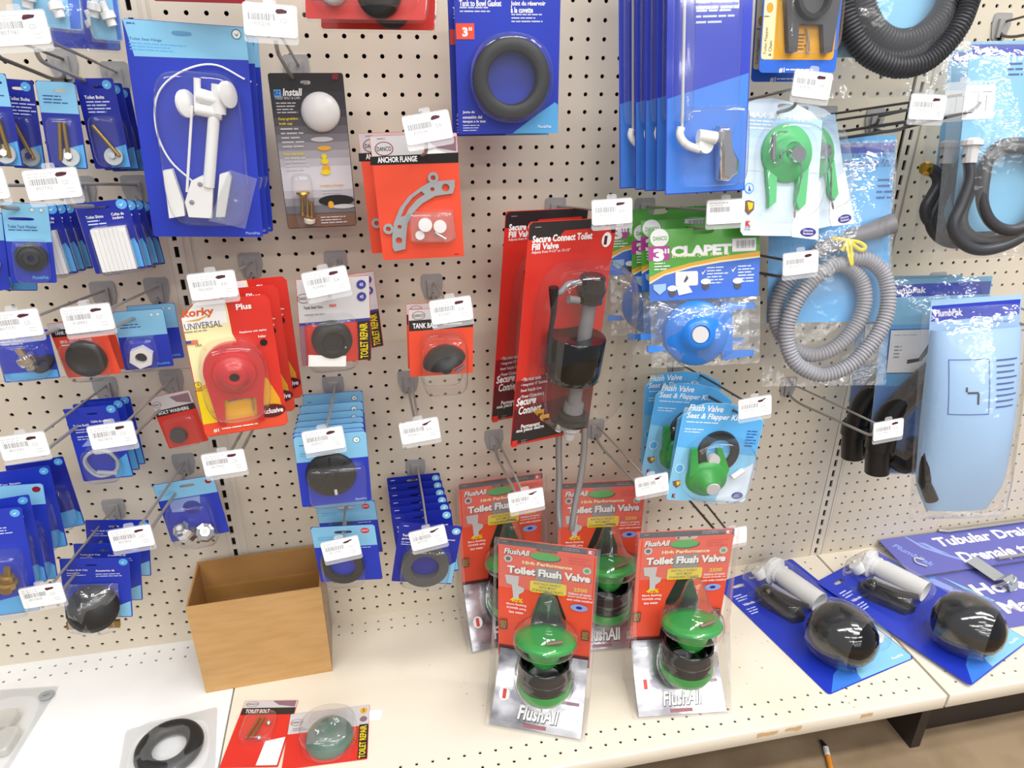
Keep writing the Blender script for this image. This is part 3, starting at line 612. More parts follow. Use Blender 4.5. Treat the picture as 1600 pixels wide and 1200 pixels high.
for o in ([(0.99, 6.44), (1.39, 6.37), (1.71, 7.99), (1.7, 8.55), (0.98, 8.68)], [(2.18, 6.89), (2.67, 6.64), (3.17, 6.86), (2.92, 8.66), (1.87, 8.61), (1.78, 7.9)], [(3.5, 6.55), (3.92, 6.42), (4.01, 6.72), (3.53, 8.59), (3.11, 8.6)]):
    q = [(k.x(u), k.z(v)) for u, v in o][::-1]; k.part('hinge_plate', MB().prism(q, -.75, -.3, white))
for c in [(2.57, 7.03), (2.1, 7.89)]: k.part('screw_hole', MB().lathe([(0, 0), (.1, .02), (.12, 0)], k.p(*c, .74), (0, -1, 0), 'grey_mid', 10))
q = [(k.x(u), k.z(v)) for u, v in [(2.79, 8.75), (3.99, 6.3), (5.22, 6.69), (4.46, 9.12)]][::-1]; k.part('screw_bag', MB().prism(q, -.95, -.8, 'film'))
k.blister(0.93, 1.96, 4.84, 9.05, 1.25, 5, name='blister'); hinge = k.done()
for i, n in ((1, 'second'), (2, 'rearmost')): dup(hinge, 'hinge%d' % i, 'large blue toilet seat hinge card, %s on its hook behind the front one' % n)

# black bolt cap card
k = Pack('ez', 'bolt_cap_pack', 'black and grey card with a white dome cap and brass bolts', 'hardware pack', 'black_soft', slot=(1.8, 0.45, .5, .2))
n = 16
for i in range(n):
    t = i / (n - 1); c = int(50 + 160 * max(0, min(1, (t - .1) / .5)) if t < .8 else 190 - 110 * (t - .8) / .2)
    nm = 'ez_%d' % c; ink(nm, '%02x%02x%02x' % (c, c - 3, min(255, c + 4))); v0 = .9 + (k.h - 1.3) * i / n
    k.rect(.03, v0, k.w - .03, v0 + (k.h - 1.3) / n + .01, nm)
k.rect(.03, k.h - .75, k.w - .03, k.h - .05, 'brown')
k.rect(0.19, 0.77, 0.54, 1.12, 'blue_sky'); k.text('EZ', 0.22, 0.84, .28, .2, 'blue_deep', .03).text('Install', 0.62, 0.72, .98, .36, 'white', .03, .2)
k.text('TOILET BOLT & CAPS', 0.2, 1.11, 1.25, .13, 'grey_light', .02)
k.micro(0.23, 1.39, 1.1, 4, .15, 'grey_light', 4).text('Easy-grabbin', 0.25, 2.11, .98, .16, 'yellow', .02).text('bolt cap', 0.26, 2.34, .66, .17, 'yellow', .02)
k.micro(0.28, 2.63, 1.25, 5, .22, 'grey_light', 6).text('Non-rust bolts', 0.27, 3.84, 1.05, .15, 'yellow', .02).micro(0.29, 4.1, 1.3, 4, .2, 'grey_light', 7)
k.disc(2.33, 3.22, .58, .13, 'grey_light').disc(2.4, 3.67, .36, .12, 'gold_ink')
for c, r_, q in zip([(2.35, 4.09), (2.36, 4.35), (2.4, 4.68), (2.34, 4.91)], (.14, .2, .22, .26), ('yellow', 'yellow', 'gold_ink', 'yellow')): k.disc(*c, r_, .14, q)
k.text('Locking Design', 1.96, 5.54, 1.25, .14, 'gold_ink', .02).micro(1.99, 5.81, 1.2, 2, .14, 'grey_light', 8)
k.disc(2.75, 6.42, .95, .3, 'black').disc(3.11, 6.75, .6, .12, 'grey_light').disc(2.44, 6.64, .15, .2, 'gold_ink').micro(1.81, 7.28, 1.6, 3, .15, 'grey_light', 9)
k.poly([(3.18, 0.05), (3.48, 0.04), (3.45, 0.31), (3.16, 0.31)], 'red_dark')
k.part('dome_cap', MB().ball(k.p(2.41, 1.88, .05), (1.0, .62), white, 28, 12, (0, -1, 0), 0))
m = MB(); c = k.p(1.05, 5.93, .45); m.lathe([(0, .1), (.34, .1), (.38, 0), (.2, -.1), (.12, -.4)], c, (0, 0, 1), 'brass', 16); k.part('brass_cap', m)
for a in [(0.92, 6.65), (1.17, 6.78), (1.39, 6.87)]: k.part('brass_bolt', MB().lathe([(.0, .5), (.1, .5), (.1, -.3), (.17, -.32), (.17, -.45), (0, -.46)], k.p(*a, .4), (.1, 0, 1), 'brass', 8))
k.part('bolt_nut', MB().lathe([(0, -.1), (.3, -.1), (.3, .12), (0, .12)], k.p(1.22, 7.37, .35), (.1, -.3, 1), 'cream_plastic', 14))
k.blister(0.49, 4.92, 1.57, 7.73, .8, 5); k.done()

# red blister packs cut by the top of the frame
k = Pack('redpack', 'red_blister_pack', 'red clamshell pack with black discs at the top edge, front one', 'hardware pack', 'red', 'red clamshell packs at the top edge')
k.micro(.3, k.h - 1.2, 1.4, 3, .2, 'red_dark', 2)
for c in ((1.4, k.h - 1.1, .6, 'grey_light'), (3.5, k.h - .95, .95, 'rubber')):
    k.part('disc', MB().lathe([(0, .5), (c[2] * .8, .5), (c[2], .35), (c[2], 0)], k.p(c[0], c[1], .05), (0, -1, 0), c[3], 20))
k.blister(.3, .2, k.w - .3, k.h - .35, .9, 9); k.blister(-.15, -.15, k.w + .15, k.h + .15, .12, 14, name='clamshell', taper=.03); rp = k.done()
dup(rp, 'redpack1', 'red clamshell pack with black discs at the top edge, behind the front one')
k = Pack('redpack2', 'red_blister_pack', 'red pack just peeking in at the top edge above the hinge card', 'hardware pack', 'red_dark', 'red clamshell packs at the top edge')
k.micro(.3, k.h - .8, 2, 3, .2, 'red', 2); k.blister(.3, .2, k.w - .3, k.h - .35, .9, 9); k.done()

# anchor flange
def danco(k, u, v, a, b, paper='grey_light', inkc='red_dark', txt='DANCO'):
    k.disc(u, v, a, b, inkc, 28).disc(u, v, a * .9, b * .88, paper, 28); k.text(txt, u - a * .78, v - b * .32, a * 1.56, b * .64, 'black', .02)
k = Pack('anchor', 'anchor_flange_pack', 'red card with a curved steel anchor flange, front one', 'hardware pack', 'red_orange', 'anchor flange packs', r=.08, slot=(2.52, 0.61, .45, .2))
k.poly([(.02, .02), (k.w - .02, .02), (k.w - .02, 1.1), (.02, 1.1)], 'grey_light', True)
k.poly([(2.9, 0.37), (4.27, 0.16), (4.24, 0.88), (3.28, 0.69)], 'mauve').poly([(2.8, 0.83), (3.19, 0.74), (3.78, 0.94), (2.77, 0.96)], 'white')
k.poly([(-0.09, 0.98), (4.34, 0.94), (4.31, 1.43), (-0.11, 1.39)], 'black').text('ANCHOR FLANGE', 0.27, 1.02, 1.98, .28, 'white', .03)
danco(k, 0.65, 0.63, .46, .34); k.micro(0.35, 0.12, .6, 1, .1, 'grey_mid', 2); k.micro(3.81, 6.12, .3, 1, .1, 'red_dark', 3)
def loc(o): return [(k.x(u), k.z(v)) for u, v in o]
outl = loc([(0.58, 5.61), (0.61, 5.06), (0.77, 4.31), (1.14, 3.58), (1.64, 3.01), (2.27, 2.59), (2.83, 2.3), (4.06, 2.27), (4.06, 2.57), (3.93, 2.93), (3.02, 3.02), (2.33, 3.37), (1.79, 3.84), (1.48, 4.38), (1.34, 5.09), (1.25, 5.71), (0.68, 5.82)])
slot_ = loc([(2.34, 2.75), (1.86, 3.05), (1.44, 3.51), (1.16, 4.01), (1.38, 3.98), (1.63, 3.6), (2.07, 3.17), (2.49, 2.92)]); hs = [slot_]
for c, r_ in (([(3.58, 2.63)][0], .2), ([(2.9, 2.68)][0], .11), ([(1.05, 4.53)][0], .11), ([(0.95, 5.24)][0], .17)): hs.append(ell(k.x(c[0]), k.z(c[1]), r_, r_, 12))
m = MB().prism(outl[::-1], -.16, -.06, 'steel_grey', hs)
for c in [(2.98, 2.11), (0.46, 4.61)]: m.prism(ell(k.x(c[0]), k.z(c[1]), .27, .27, 16), -.17, -.06, 'steel_grey', [ell(k.x(c[0]), k.z(c[1]), .13, .13, 12)])
k.part('anchor_flange', m)
bagp = loc([(1.64, 3.89), (3.87, 3.8), (3.97, 5.13), (3.62, 5.36), (1.63, 5.21)])
k.part('parts_bag', MB().prism(bagp[::-1], -.55, -.1, 'film'))
for c, r_ in (([(2.39, 4.47)][0], .36), ([(3.15, 4.59)][0], .34), ([(2.07, 5)][0], .24)): k.part('washer', MB().lathe([(0, .1), (r_, .1), (r_, 0), (0, 0)], k.p(*c, .2), (.1, -1, .25), white, 16))
k.part('screw', MB().tube([k.p(2.88, 4.87, .3), k.p(3.4, 5.23, .3)], .07, 'chrome', 8))
k.blister(1.47, 3.72, 3.94, 5.43, .6, 6); anchor = k.done()
dup(anchor, 'anchor1', 'red anchor flange card half hidden behind the front one')

# tank to bowl gasket
k = Pack('gasket', 'gasket_pack', 'blue card with a thick black rubber ring and a red size mark, front one', 'hardware pack', 'blue', 'tank to bowl gasket packs', r=.06)
k.poly([(2.81, 7.76), (3.98, 6.95), (5.03, 6.27), (5.2, 6.38), (5.23, 7.77)], 'blue_sky')
k.text('Tank to Bowl Gasket', 0.25, 1.63, 2.05, .27, 'white', .03).micro(0.27, 1.92, 1.5, 2, .16, 'white_dim', 3)
k.text('Joint du réservoir', 2.76, 1.66, 1.72, .26, 'white', .03).text('à la cuvette', 2.76, 1.92, 1.1, .26, 'white', .03).micro(2.79, 2.22, 1.65, 3, .15, 'white_dim', 4)
k.rect(0.05, 2.63, 0.95, 3.33, 'red_orange').text('3', 0.36, 2.8, .27, .42, 'white', .05); u, v = [(0.68, 2.8)][0]; k.rect(u, v, u + .06, v + .15, 'white').rect(u + .1, v, u + .16, v + .15, 'white')
k.text('Junta de', 0.25, 6.62, .62, .16, 'white', .03).text('conexión del', 0.24, 6.85, 1.0, .16, 'white', .03).text('tanque a la taza', 0.23, 7.07, 1.2, .16, 'white', .03).micro(0.24, 7.31, 1.1, 3, .12, 'white_dim', 5)
k.text('PlumbPak', 4.16, 7.36, .72, .15, 'blue_ice', .03)
c = (2.73, 5.1); ro, ri = 1.88, 1.22
k.part('rubber_ring', MB().lathe([(ri, 0), (ri, .95), (ri + .08, 1.02), (ro - .1, 1.02), (ro, .92), (ro + .05, 0), (ri, 0)], k.p(*c, .02), (0, -1, 0), 'rubber', 40))
k.blister(c[0] - 2.15, c[1] - 2.15, c[0] + 2.15, c[1] + 2.15, 1.15, 2.2); gk = k.done()
dup(gk, 'gasket1', 'blue rubber ring card just behind the front one')

# tank lever cards
k = Pack('lever', 'tank_lever_pack', 'tall blue card with a chrome tank lever, front one of the row', 'hardware pack', 'blue', 'tank lever packs', r=.05)
k.poly([(.05, k.h - 4.4), (k.w - .05, k.h - 5.4), (k.w - .05, k.h - .05), (.05, k.h - .05)], 'blue_glow')
k.text('Palanca de tanque de', 1.33, 6.4, 2.1, .25, 'white', .03).text('adaptación universal', 1.33, 6.66, 2.1, .25, 'white', .03).micro(1.37, 6.87, 1.9, 3, .24, 'white_dim', 3)
k.part('lever_arm', MB().tube([k.p(.62, 1, .5), k.p(.62, 12.2, .5), k.p(.85, 12.9, .5)], .075, 'grey_light', 8))
m = MB(); m.tube(smooth(line([(0.51, 11.96), (0.45, 12.33), (0.78, 12.75), (1.42, 13.01)], .7), 4), .19, white, 8); m.tube(line([(1.34, 12.37), (2.23, 12.53)], .7), .3, white, 10); m.lathe([(0, 0), (.42, 0), (.42, .3), (0, .3)], k.p(1.66, 12.79, .5), (.3, -1, 0), white, 14); k.part('mounting_nut', m)
o = loc([(2.33, 11.96), (2.88, 12.04), (3.04, 12.91), (3.46, 13.58), (3.46, 14.23), (2.95, 14.56), (2.46, 14.47)])
m = MB(); n = len(o); cx = sum(a for a, b in o) / n; cz = sum(b for a, b in o) / n
m.loft([[(a, -.3, b) for a, b in o], [(cx + (a - cx) * .95, -.7, cz + (b - cz) * .97) for a, b in o], [(cx + (a - cx) * .55, -.9, cz + (b - cz) * .8) for a, b in o]], 'chrome', True, True, True); k.part('chrome_handle', m)
k.blister(.15, .3, 1.15, k.h - 3.3, .7, 9, name='blister'); k.blister(.7, 1.0, k.w - .55, k.h - 2.5, .35, 9, name='blister'); k.blister(.55, k.h - 4.0, k.w - .2, k.h - .25, 1.0, 7, name='blister'); lever = k.done()
for i, n in enumerate(('second', 'third', 'fourth', 'rearmost')): dup(lever, 'lever%d' % (i + 1), 'tall blue tank lever card, %s of the row from the front' % n)

# yellow flapper card
def flapper(k, c, r_, m_, legs, d=.05, name='flapper', dome=.8):
    mb = MB().lathe([(0, dome * .7), (r_ * .22, dome * .68), (r_ * .34, dome), (r_ * .5, dome * .8), (r_ * .62, dome * .35), (r_ * .98, dome * .25), (r_, dome * .15), (r_, 0)], k.p(*c, d), (0, -1, 0), m_, 32)
    for o in legs: mb.prism(loc(o)[::-1], -k.t - d - .3, -k.t - d - .05, m_)
    return k.part(name, mb)
k = Pack('yellow', 'yellow_flapper_pack', 'yellow and blue card with a dark grey flapper, front one', 'hardware pack', 'blue_mid', 'yellow flapper packs', r=.2)
k.rect(.06, .06, k.w - .2, k.h - .6, 'gold_ink', .2); k.rect(.08, .08, .75, k.h - .62, 'yellow_pale', .1)
k.disc(0.38, 3.35, .26, .3, 'white').disc(0.38, 3.35, .2, .24, 'gold_ink').micro(0.1, 3.71, .35, 1, .12, 'brown', 3)
k.text('Toilet Flapper', 0.19, 5.44, 1.25, .2, 'brown', .0, 0, 90); k.text('& Chain', 0.45, 5.51, .7, .18, 'brown', 0, 0, 90)
k.text('#1', 1.12, 6.04, .32, .24, 'white', .03).micro(1.51, 6.1, 1.6, 1, .16, 'white', 4, rag=.1); k.micro(2.05, 4.5, .5, 5, .16, 'brown', 5)
m = MB().prism(loc([(0.85, 1.93), (4.27, 1.84), (4.1, 2.92), (3.85, 5.35), (3.4, 5.4), (3.18, 4.12), (1.84, 4.1), (1.85, 5.36), (1.38, 5.36)])[::-1], -.4, -.1, 'rubber_grey')
m.lathe([(1.0, .3), (.95, .6), (.75, .62), (.7, .2), (0, .2)], k.p(2.42, 2.96, .1), (0, -1, 0), 'rubber', 28); k.part('flapper', m)
k.part('chain', MB().tube(smooth(line([(2.43, 4.22), (2.58, 4.78), (2.54, 5.29), (2.72, 5.35), (2.61, 4.59)], .12), 4), .035, 'grey_mid', 6))
k.blister(0.82, 1.67, 4.11, 5.51, .9, 6); yl = k.done()
dup(yl, 'yellow1', 'yellow and blue flapper card behind the front one')

# green saver flapper
k = Pack('maxf', 'saver_flapper_pack', 'pale blue rounded card with a green flapper, front one', 'hardware pack', 'blue_ice', 'saver flapper packs', outline=[(.02, 6.75), (0, .6), (.12, .2), (.6, .02), (1.5, -.08), (2.7, .06), (3.9, .5), (4.45, .95), (4.6, 1.4), (4.62, 6.8), (4.5, 6.97), (.2, 6.97)], slot=(2.29, 0.31, .95, .3))
for i, c in enumerate(('aed0f2', 'bbd8f5', 'c8e0f7', 'd2e6f9', 'dbebfb', 'e2effc')):
    ink('ice_%d' % i, c)
    if i < 5: k.rect(.03, .85 + i * .55, k.w - .05, 1.42 + i * .55, 'ice_%d' % i)
k.text('MAX Saver Flapper', 0.12, 0.67, 3.9, .36, 'white', .03).micro(0.14, 1.07, 1.6, 3, .18, 'white', 3)
k.poly([(4.69, 4.08), (4.02, 4.42), (3.34, 5.29), (3.06, 6.58), (3.15, 7.01), (4.82, 7.15)], 'white')
k.disc(0.39, 4.52, .28, .28, 'blue_sky').disc(0.39, 4.52, .22, .22, 'blue_ice').poly([(0.32, 4.68), (0.38, 4.34), (0.52, 4.68)], 'blue_mid')
k.poly([(0.07, 5.21), (0.39, 5.13), (0.74, 5.22), (0.74, 5.61), (0.44, 5.9), (0.13, 5.63)], 'brown').poly([(0.32, 5.23), (0.68, 5.27), (0.64, 5.56), (0.43, 5.67)], 'yellow')
k.text('K', 0.29, 6.2, .3, .3, 'red', .06).micro(0.24, 6.54, .4, 2, .1, 'grey_mid', 4)
k.disc(4.14, 6.75, .5, .24, 'purple').text('Chlorine', 3.81, 6.6, .62, .12, 'white', .01).text('Resistant', 3.83, 6.76, .62, .12, 'white', .01)
flapper(k, (2.46, 2.68), 1.5, 'green_soft', ([(1.18, 3.56), (1.81, 3.96), (1.84, 5.22), (1.43, 5.55), (1.44, 5.07)], [(3.11, 3.92), (3.69, 3.37), (3.65, 5.28), (3.3, 5.61), (3.08, 5.19)]), dome=.7)
k.part('chain_disc', MB().lathe([(0, .1), (.42, .1), (.45, 0), (.45, -.3)], k.p(2.63, 2.83, .85), (0, -1, .1), 'chrome', 18))
k.part('lever_tab', MB().tube(line([(1.23, 1.9), (1.27, 3.13)], .7), .12, 'grey_plastic', 6))
k.part('chain', MB().tube(smooth(line([(1.97, 1.73), (1.33, 1.89), (1.27, 3.18), (1.66, 3.22), (1.74, 2.75), (2.34, 2.68), (2.8, 3.07), (2.98, 3.89), (2.72, 5.25), (2.72, 6.09)], .75), 5), lambda i, l: .05 + .025 * math.sin(i * 2.2), 'chrome', 5))
k.blister(0.6, 1.13, 4.54, 6.12, 1.0, 3.2); mx = k.done()
dup(mx, 'maxf1', 'pale blue green flapper card hanging askew behind the front one')

# green clapet bags
k = Pack('clapet', 'flapper_bag', 'green and blue headed bag with a bright blue flapper, front one', 'hardware pack', 'green_bag', 'clapet flapper bags', r=.05, slot=(3.05, 0.15, 1.2, .42), outline=[(0, 0), (6.18, 0), (6.18, 3.95), (0, 3.95)], card='header_card')
k.poly([*[(0, 2.95), (0.84, 2.48), (2.42, 2.11), (3.99, 1.88), (6.22, 1.74)], (6.16, 3.94), (.02, 3.94)], 'blue_mid').poly([(0, 2.61), (0.85, 2.25), (2.29, 1.91), (3.99, 1.66), (6.21, 1.46), (6.22, 1.73), (3.99, 1.9), (2.42, 2.11), (0.84, 2.48), (0, 2.95)], 'gold_ink').poly([(0, 2.88), (0.84, 2.45), (2.37, 2.09), (3.99, 1.86), (6.21, 1.72), (6.22, 1.8), (3.99, 1.97), (2.42, 2.18), (0.84, 2.54), (0, 2.99)], 'yellow_pale')
k.disc(0.6, 0.46, .52, .5, 'white'); k.text('DANCO', 0.25, 0.37, .78, .24, 'green_bag', .03)
k.rect(-0.03, 0.91, 1.17, 1.7, 'magenta').text('3', 0.24, 1.03, .62, .72, 'white', .06).text('CLAPET', 1.24, 0.95, 3.4, .6, 'white', .06); u, v = [(0.88, 1.07)][0]; k.rect(u, v, u + .1, v + .26, 'white').rect(u + .16, v, u + .26, v + .26, 'white'); k.text('EFFICACE QUE FLOTTE', 1.3, 1.42, 3.2, .2, 'yellow_pale', .01)
k.rect(4.65, 0.71, 5.98, 1.42, 'white').bars(4.86, 0.82, 1.05, .42, 'grey_mid', 3).micro(0.29, 1.83, .9, 3, .16, 'white', 2)
k.rect(1.47, 2.37, 2.73, 3.17, 'white', .1).micro(3.23, 2.2, 1.2, 6, .17, 'blue_ice', 5).micro(4.98, 2.2, 1.0, 6, .17, 'blue_ice', 6)
for a in [(2.91, 2.4), (4.6, 2.33)]: k.poly([(a[0], a[1]), (a[0] + .08, a[1] + .22), (a[0] + .3, a[1] - .12), (a[0] + .08, a[1] + .1)], 'white')
for a in [(3.16, 3.08), (4.96, 3.13), (1.28, 3.37)]: k.disc(a[0], a[1] + .15, .2, .22, 'grey_dark').disc(a[0], a[1] - .1, .28, .16, 'white')
k.poly([(0.21, 3.02), (0.93, 2.99), (0.92, 3.33), (0.56, 3.6), (0.22, 3.29)], 'blue_pale').poly([(1.51, 3.18), (2.19, 3.17), (2.41, 3.54), (1.64, 3.68)], 'white').poly([(1.92, 2.93), (2.1, 2.58), (2.19, 2.77), (2.01, 2.98)], 'grey_dark')
cc = (2.56, 5.85)
m = MB().lathe([(0, .95), (.5, .95), (.55, 1.05), (.8, 1.0), (.95, .7), (1.35, .45), (1.75, .3), (1.85, .15), (1.85, 0)], k.p(*cc, .1), (0, -1, 0), 'blue_rubber', 36)
m.prism(loc([(3.96, 4.2), (5.84, 4.29), (5.84, 4.6), (4.59, 4.64), (4.6, 7.06), (4.07, 7.35)])[::-1], -.35, -.12, 'blue_rubber'); m.prism(loc([(3.96, 6.92), (5.81, 6.96), (5.81, 7.28), (4.07, 7.46)])[::-1], -.35, -.12, 'blue_rubber'); m.prism(loc([(-0.2, 6.44), (0.7, 6.49), (0.85, 6.76), (-0.2, 6.81)])[::-1], -.35, -.12, 'blue_rubber')
k.part('flapper', m); k.part('float_disc', MB().lathe([(0, .1), (.45, .1), (.48, 0)], k.p(*cc, 1.06), (0, -1, 0), 'grey_light', 20))
k.part('clear_bag', pillow(MB(), k.w * .99, k.h - 3.95, .75, 'film', 4, z0=0, y0=-.1)); cl = k.done()
for i, n in ((1, 'second'), (2, 'third')): dup(cl, 'clapet%d' % i, 'green headed bag with a blue flapper, %s from the front' % n)
dup(cl, 'clapet3', 'green headed bag with a blue flapper hanging left, nearest the board')

# ------------------------------------------------------------------ packs of the middle bay, lower rows
# tall red fill valve packs
k = Pack('secure', 'fill_valve_pack', 'tall red card with a black toilet fill valve, front one', 'hardware pack', 'red', 'toilet fill valve packs', r=.15)
k.poly([(.03, .2), (.2, .03), (k.w - .2, .03), (k.w - .03, .2), (k.w - .03, .85), (.03, .95)], 'black_soft'); k.micro(0.37, 0.27, .6, 1, .12, 'grey_mid', 2)
k.poly([(2.0, .75), (2.2, .55), (5.1, .5), (5.3, .9), (2.0, 1.1)], 'red')
k.poly([(.03, 9.2), (k.w - .03, 8.6), (k.w - .03, 10.6), (.03, 11.2)], 'red_dark').poly([(.03, 11.1), (k.w - .03, 10.5), (k.w - .03, 13.3), (.2, 13.45), (.03, 13.3)], 'red_deep').poly([(.03, 12.5), (k.w - .03, 12.2), (k.w - .03, 13.3), (.2, 13.45), (.03, 13.3)], 'black_soft')
k.text('Secure Connect Toilet', 0.26, 0.72, 3.75, .4, 'white', .04).text('Fill Valve', 0.27, 1.15, 1.65, .36, 'white', .04).text('Adjusts from 9-1/2" to 13-1/2"', 0.27, 1.54, 2.4, .2, 'white', .01)
k.disc(4.98, 1.21, .32, .42, 'white').text('1', 4.82, 0.99, .2, .5, 'red_deep', .06)
for i, t in enumerate(('• Fits most tanks', '• Integrated 12" Stainless', '  Steel Supply Line', '• Power Connection is', '  easy to install')): k.text(t, .35, 9.0 + i * .37, (1.3, 1.75, 1.4, 1.6, 1.1)[i], .24, 'white', .01)
k.text('Secure', 0.13, 10.28, 1.3, .55, 'white', .03, .15).text('Connect', 0.32, 10.88, 1.55, .55, 'white', .03, .15)
k.text('Permanent', 0.58, 12.13, 1.3, .3, 'white', .03).text('one piece design', 0.28, 12.4, 1.9, .32, 'white', .03); k.rect(0.05, 13.16, 0.42, 13.62, 'red'); k.micro(0.68, 13.23, .5, 3, .12, 'grey_mid', 5)
for c in [(1.72, 11.44), (2.13, 11.85)]: k.poly([(c[0] - .35, c[1]), (c[0] - .05, c[1] - .3), (c[0] - .05, c[1] - .12), (c[0] + .35, c[1] - .12), (c[0] + .35, c[1] + .15), (c[0] - .05, c[1] + .15), (c[0] - .05, c[1] + .3)], 'gold_ink')
A = Vector(k.p(3.57, 2.83, 1.2)); B = Vector(k.p(3.36, 11.63, 1.2)); ax = (B - A).normalized(); Ln = (B - A).length
def along(t): return tuple(A + (B - A) * t)
k.part('valve_cap', MB().lathe([(0, -.1), (.6, -.1), (.7, .0), (.74, .5), (.84, .75), (.7, 1.3), (.72, 1.45), (0, 1.5)], along(0), ax, 'black_gloss', 12, False))
k.part('valve_shaft', MB().lathe([(.4, 0), (.4, 4.2)], along(.14), ax, 'grey_plastic', 18))
k.part('float_cup', MB().lathe([(.45, .2), (1.6, .0), (1.66, .08), (1.63, 2.1), (1.55, 2.6), (1.2, 2.75), (.4, 2.7)], tuple(Vector(along(.38)) + Vector((-.5, 0, 0))), ax, 'black_gloss', 32))
k.part('float_rod', MB().tube([k.p(0.98, 3.13, 1.4), k.p(1.15, 4.59, 1.4), k.p(1.08, 5.7, 1.4), k.p(1.11, 7.5, 1.5)], lambda i, l: (.28, .16, .12, .2)[i], 'black_plastic', 8))
k.part('rocker_arm', MB().tube(smooth(line([(0.96, 3.45), (1.5, 3.5), (1.97, 3.07), (2.72, 3.08)], 1.3), 4), .17, 'grey_plastic', 8)); k.part('inlet_tab', MB().tube(line([(2.05, 3.95), (2.71, 4.08)], 1.3), .24, 'grey_plastic', 6))
k.part('lower_shaft', MB().lathe([(.4, 0), (.4, 1.2), (.58, 1.25), (.6, 2.3), (.4, 2.35)], along(.74), ax, 'grey_plastic', 16))
k.part('mounting_nut', MB().lathe([(.3, 0), (.78, .05), (.8, .35), (.7, .5), (.9, .6), (.9, .8), (.5, .9)], along(.94), ax, 'black_plastic', 16)); k.part('coupling_nut', MB().lathe([(.3, 0), (.6, .1), (.62, .5), (.4, .75), (.3, 1.2)], along(1.02), ax, 'grey_light', 12, False))
k.part('spare_nut', MB().tube([k.p(3.31, 11.96, .4), k.p(3, 12.88, .4)], .2, white, 8))
k.blister(0.72, 2.2, 6.74, 12.16, 2.1, 4); sec = k.done()
sec1 = dup(sec, 'secure1', 'tall red fill valve card half hidden behind the front one')
# braided supply lines hang loose below the packs, down to the shelf packs
for r_, pts in ((sec, [(12.75, -7.6, .6), (12.75, -7.7, -1.2), (12.55, -7.9, -3.0), (12.2, -8.2, -4.6), (11.9, -8.6, -6.3)]), (sec1, [(11.35, -6.8, .4), (11.35, -6.9, -1.4), (11.4, -7.1, -3.2), (11.3, -7.5, -5.0), (11.3, -8.0, -6.4)])):
    Mi = (Matrix.Translation(r_.location / IN) @ r_.rotation_euler.to_matrix().to_4x4()).inverted()
    MB().tube([Mi @ p for p in smooth([Vector(p) for p in pts], 14)], lambda i, l: .2 + .02 * (i % 2), 'braid', 9).build('supply_line', r_)

# red and yellow universal flapper packs
o = [(.0, .75), (.75, .02), (3.85, .0), (4.05, .25), (4.08, 7.0), (3.9, 7.19), (.2, 7.19), (0, 7.0)]
k = Pack('korky', 'universal_flapper_pack', 'cream and red card with a big red flapper, front one', 'hardware pack', 'red', 'universal flapper packs', outline=o)
k.poly([(.03, .78), (.78, .05), (2.05, .04), (2.1, .5), (2.12, 1.8), (2.5, 2.9), (2.6, 4.5), (1.5, 6.75), (.03, 6.75)], 'yellow_pale').poly([(.05, .8), (.78, .06), (2.0, .05), (2.0, 1.2), (.05, 1.35)], 'white')
k.poly([(.03, 4.5), (1.0, 4.0), (2.5, 3.8), (3.4, 4.4), (3.85, 5.6), (3.9, 6.6), (.03, 6.75)], 'gold_ink').poly([(.03, 4.6), (.5, 4.5), (.9, 6.75), (.03, 6.75)], 'yellow').poly([(.03, 6.45), (4.05, 6.3), (4.05, 7.0), (3.9, 7.15), (.2, 7.15), (.03, 7.0)], 'red_orange')
k.text('korky', 0.1, 0.34, 1.4, .52, 'orange', .03, .12).poly([(0.08, 0.95), (0.76, 0.87), (1.51, 0.62), (0.74, 0.97)], 'gold_ink').text('UNIVERSAL', 0.09, 1.05, 1.65, .32, 'grey_dark', .0).micro(-0.03, 1.45, 1.6, 1, .14, 'grey_mid', 2)
k.text('Plus', 2.49, 0.33, .7, .3, 'white', .03).text('Replaces old styles', 2.46, 1.72, 1.25, .13, 'white', .02).text('Rubber', 3.28, 2.03, .36, .12, 'white', .02).disc(3.49, 2.43, .18, .18, 'black')
u, v = [(0, 1.91)][0]
for i in range(4): k.rect(u, v + .06 * i, u + .55, v + .06 * i + .035, 'red')
k.rect(u, v, u + .25, v + .14, 'blue_line').text('USA', u + .4, v + .22, .3, .12, 'grey_dark', .01)
k.disc(0.16, 4.25, .17, .19, 'brown').disc(0.16, 4.25, .14, .16, 'yellow').text('5', 0.13, 4.13, .1, .17, 'brown', .02); k.micro(-0.05, 4.54, .45, 1, .1, 'brown', 4)
k.disc(3.35, 6.2, .7, .38, 'red_deep', 24).text('Exclusive', 2.78, 6.05, 1.15, .3, 'white', .03, .1); k.text('#1', .45, 6.75, .26, .22, 'white', .03).micro(.85, 6.78, 1.8, 1, .17, 'white', 5, rag=.05)
cc = (1.93, 3.7); 
m = MB().prism([(k.x(cc[0] + 1.42 * math.cos(t)), k.z(cc[1] - .05 - 1.5 * math.sin(t))) for t in [math.radians(a) for a in range(-10, 191, 12)]] + loc([(0.66, 5.35), (0.78, 6.47), (1.1, 6.57), (1.22, 5.13), (2.74, 5.2), (2.63, 6.52), (2.95, 6.58), (3.06, 5.39)]), -.35, -.06, 'red_rubber')
m.lathe([(0, .55), (.22, .6), (.24, .75), (.42, .8), (.62, .62), (.78, .3), (.98, .28), (1.05, 0)], k.p(*cc, .32), (0, -1, 0), 'red_rubber', 32); k.part('flapper', m)
k.part('stem_hole', MB().lathe([(0, 0), (.2, .02), (.23, 0)], k.p(*cc, .93), (0, -1, 0), 'hole_dark', 16))
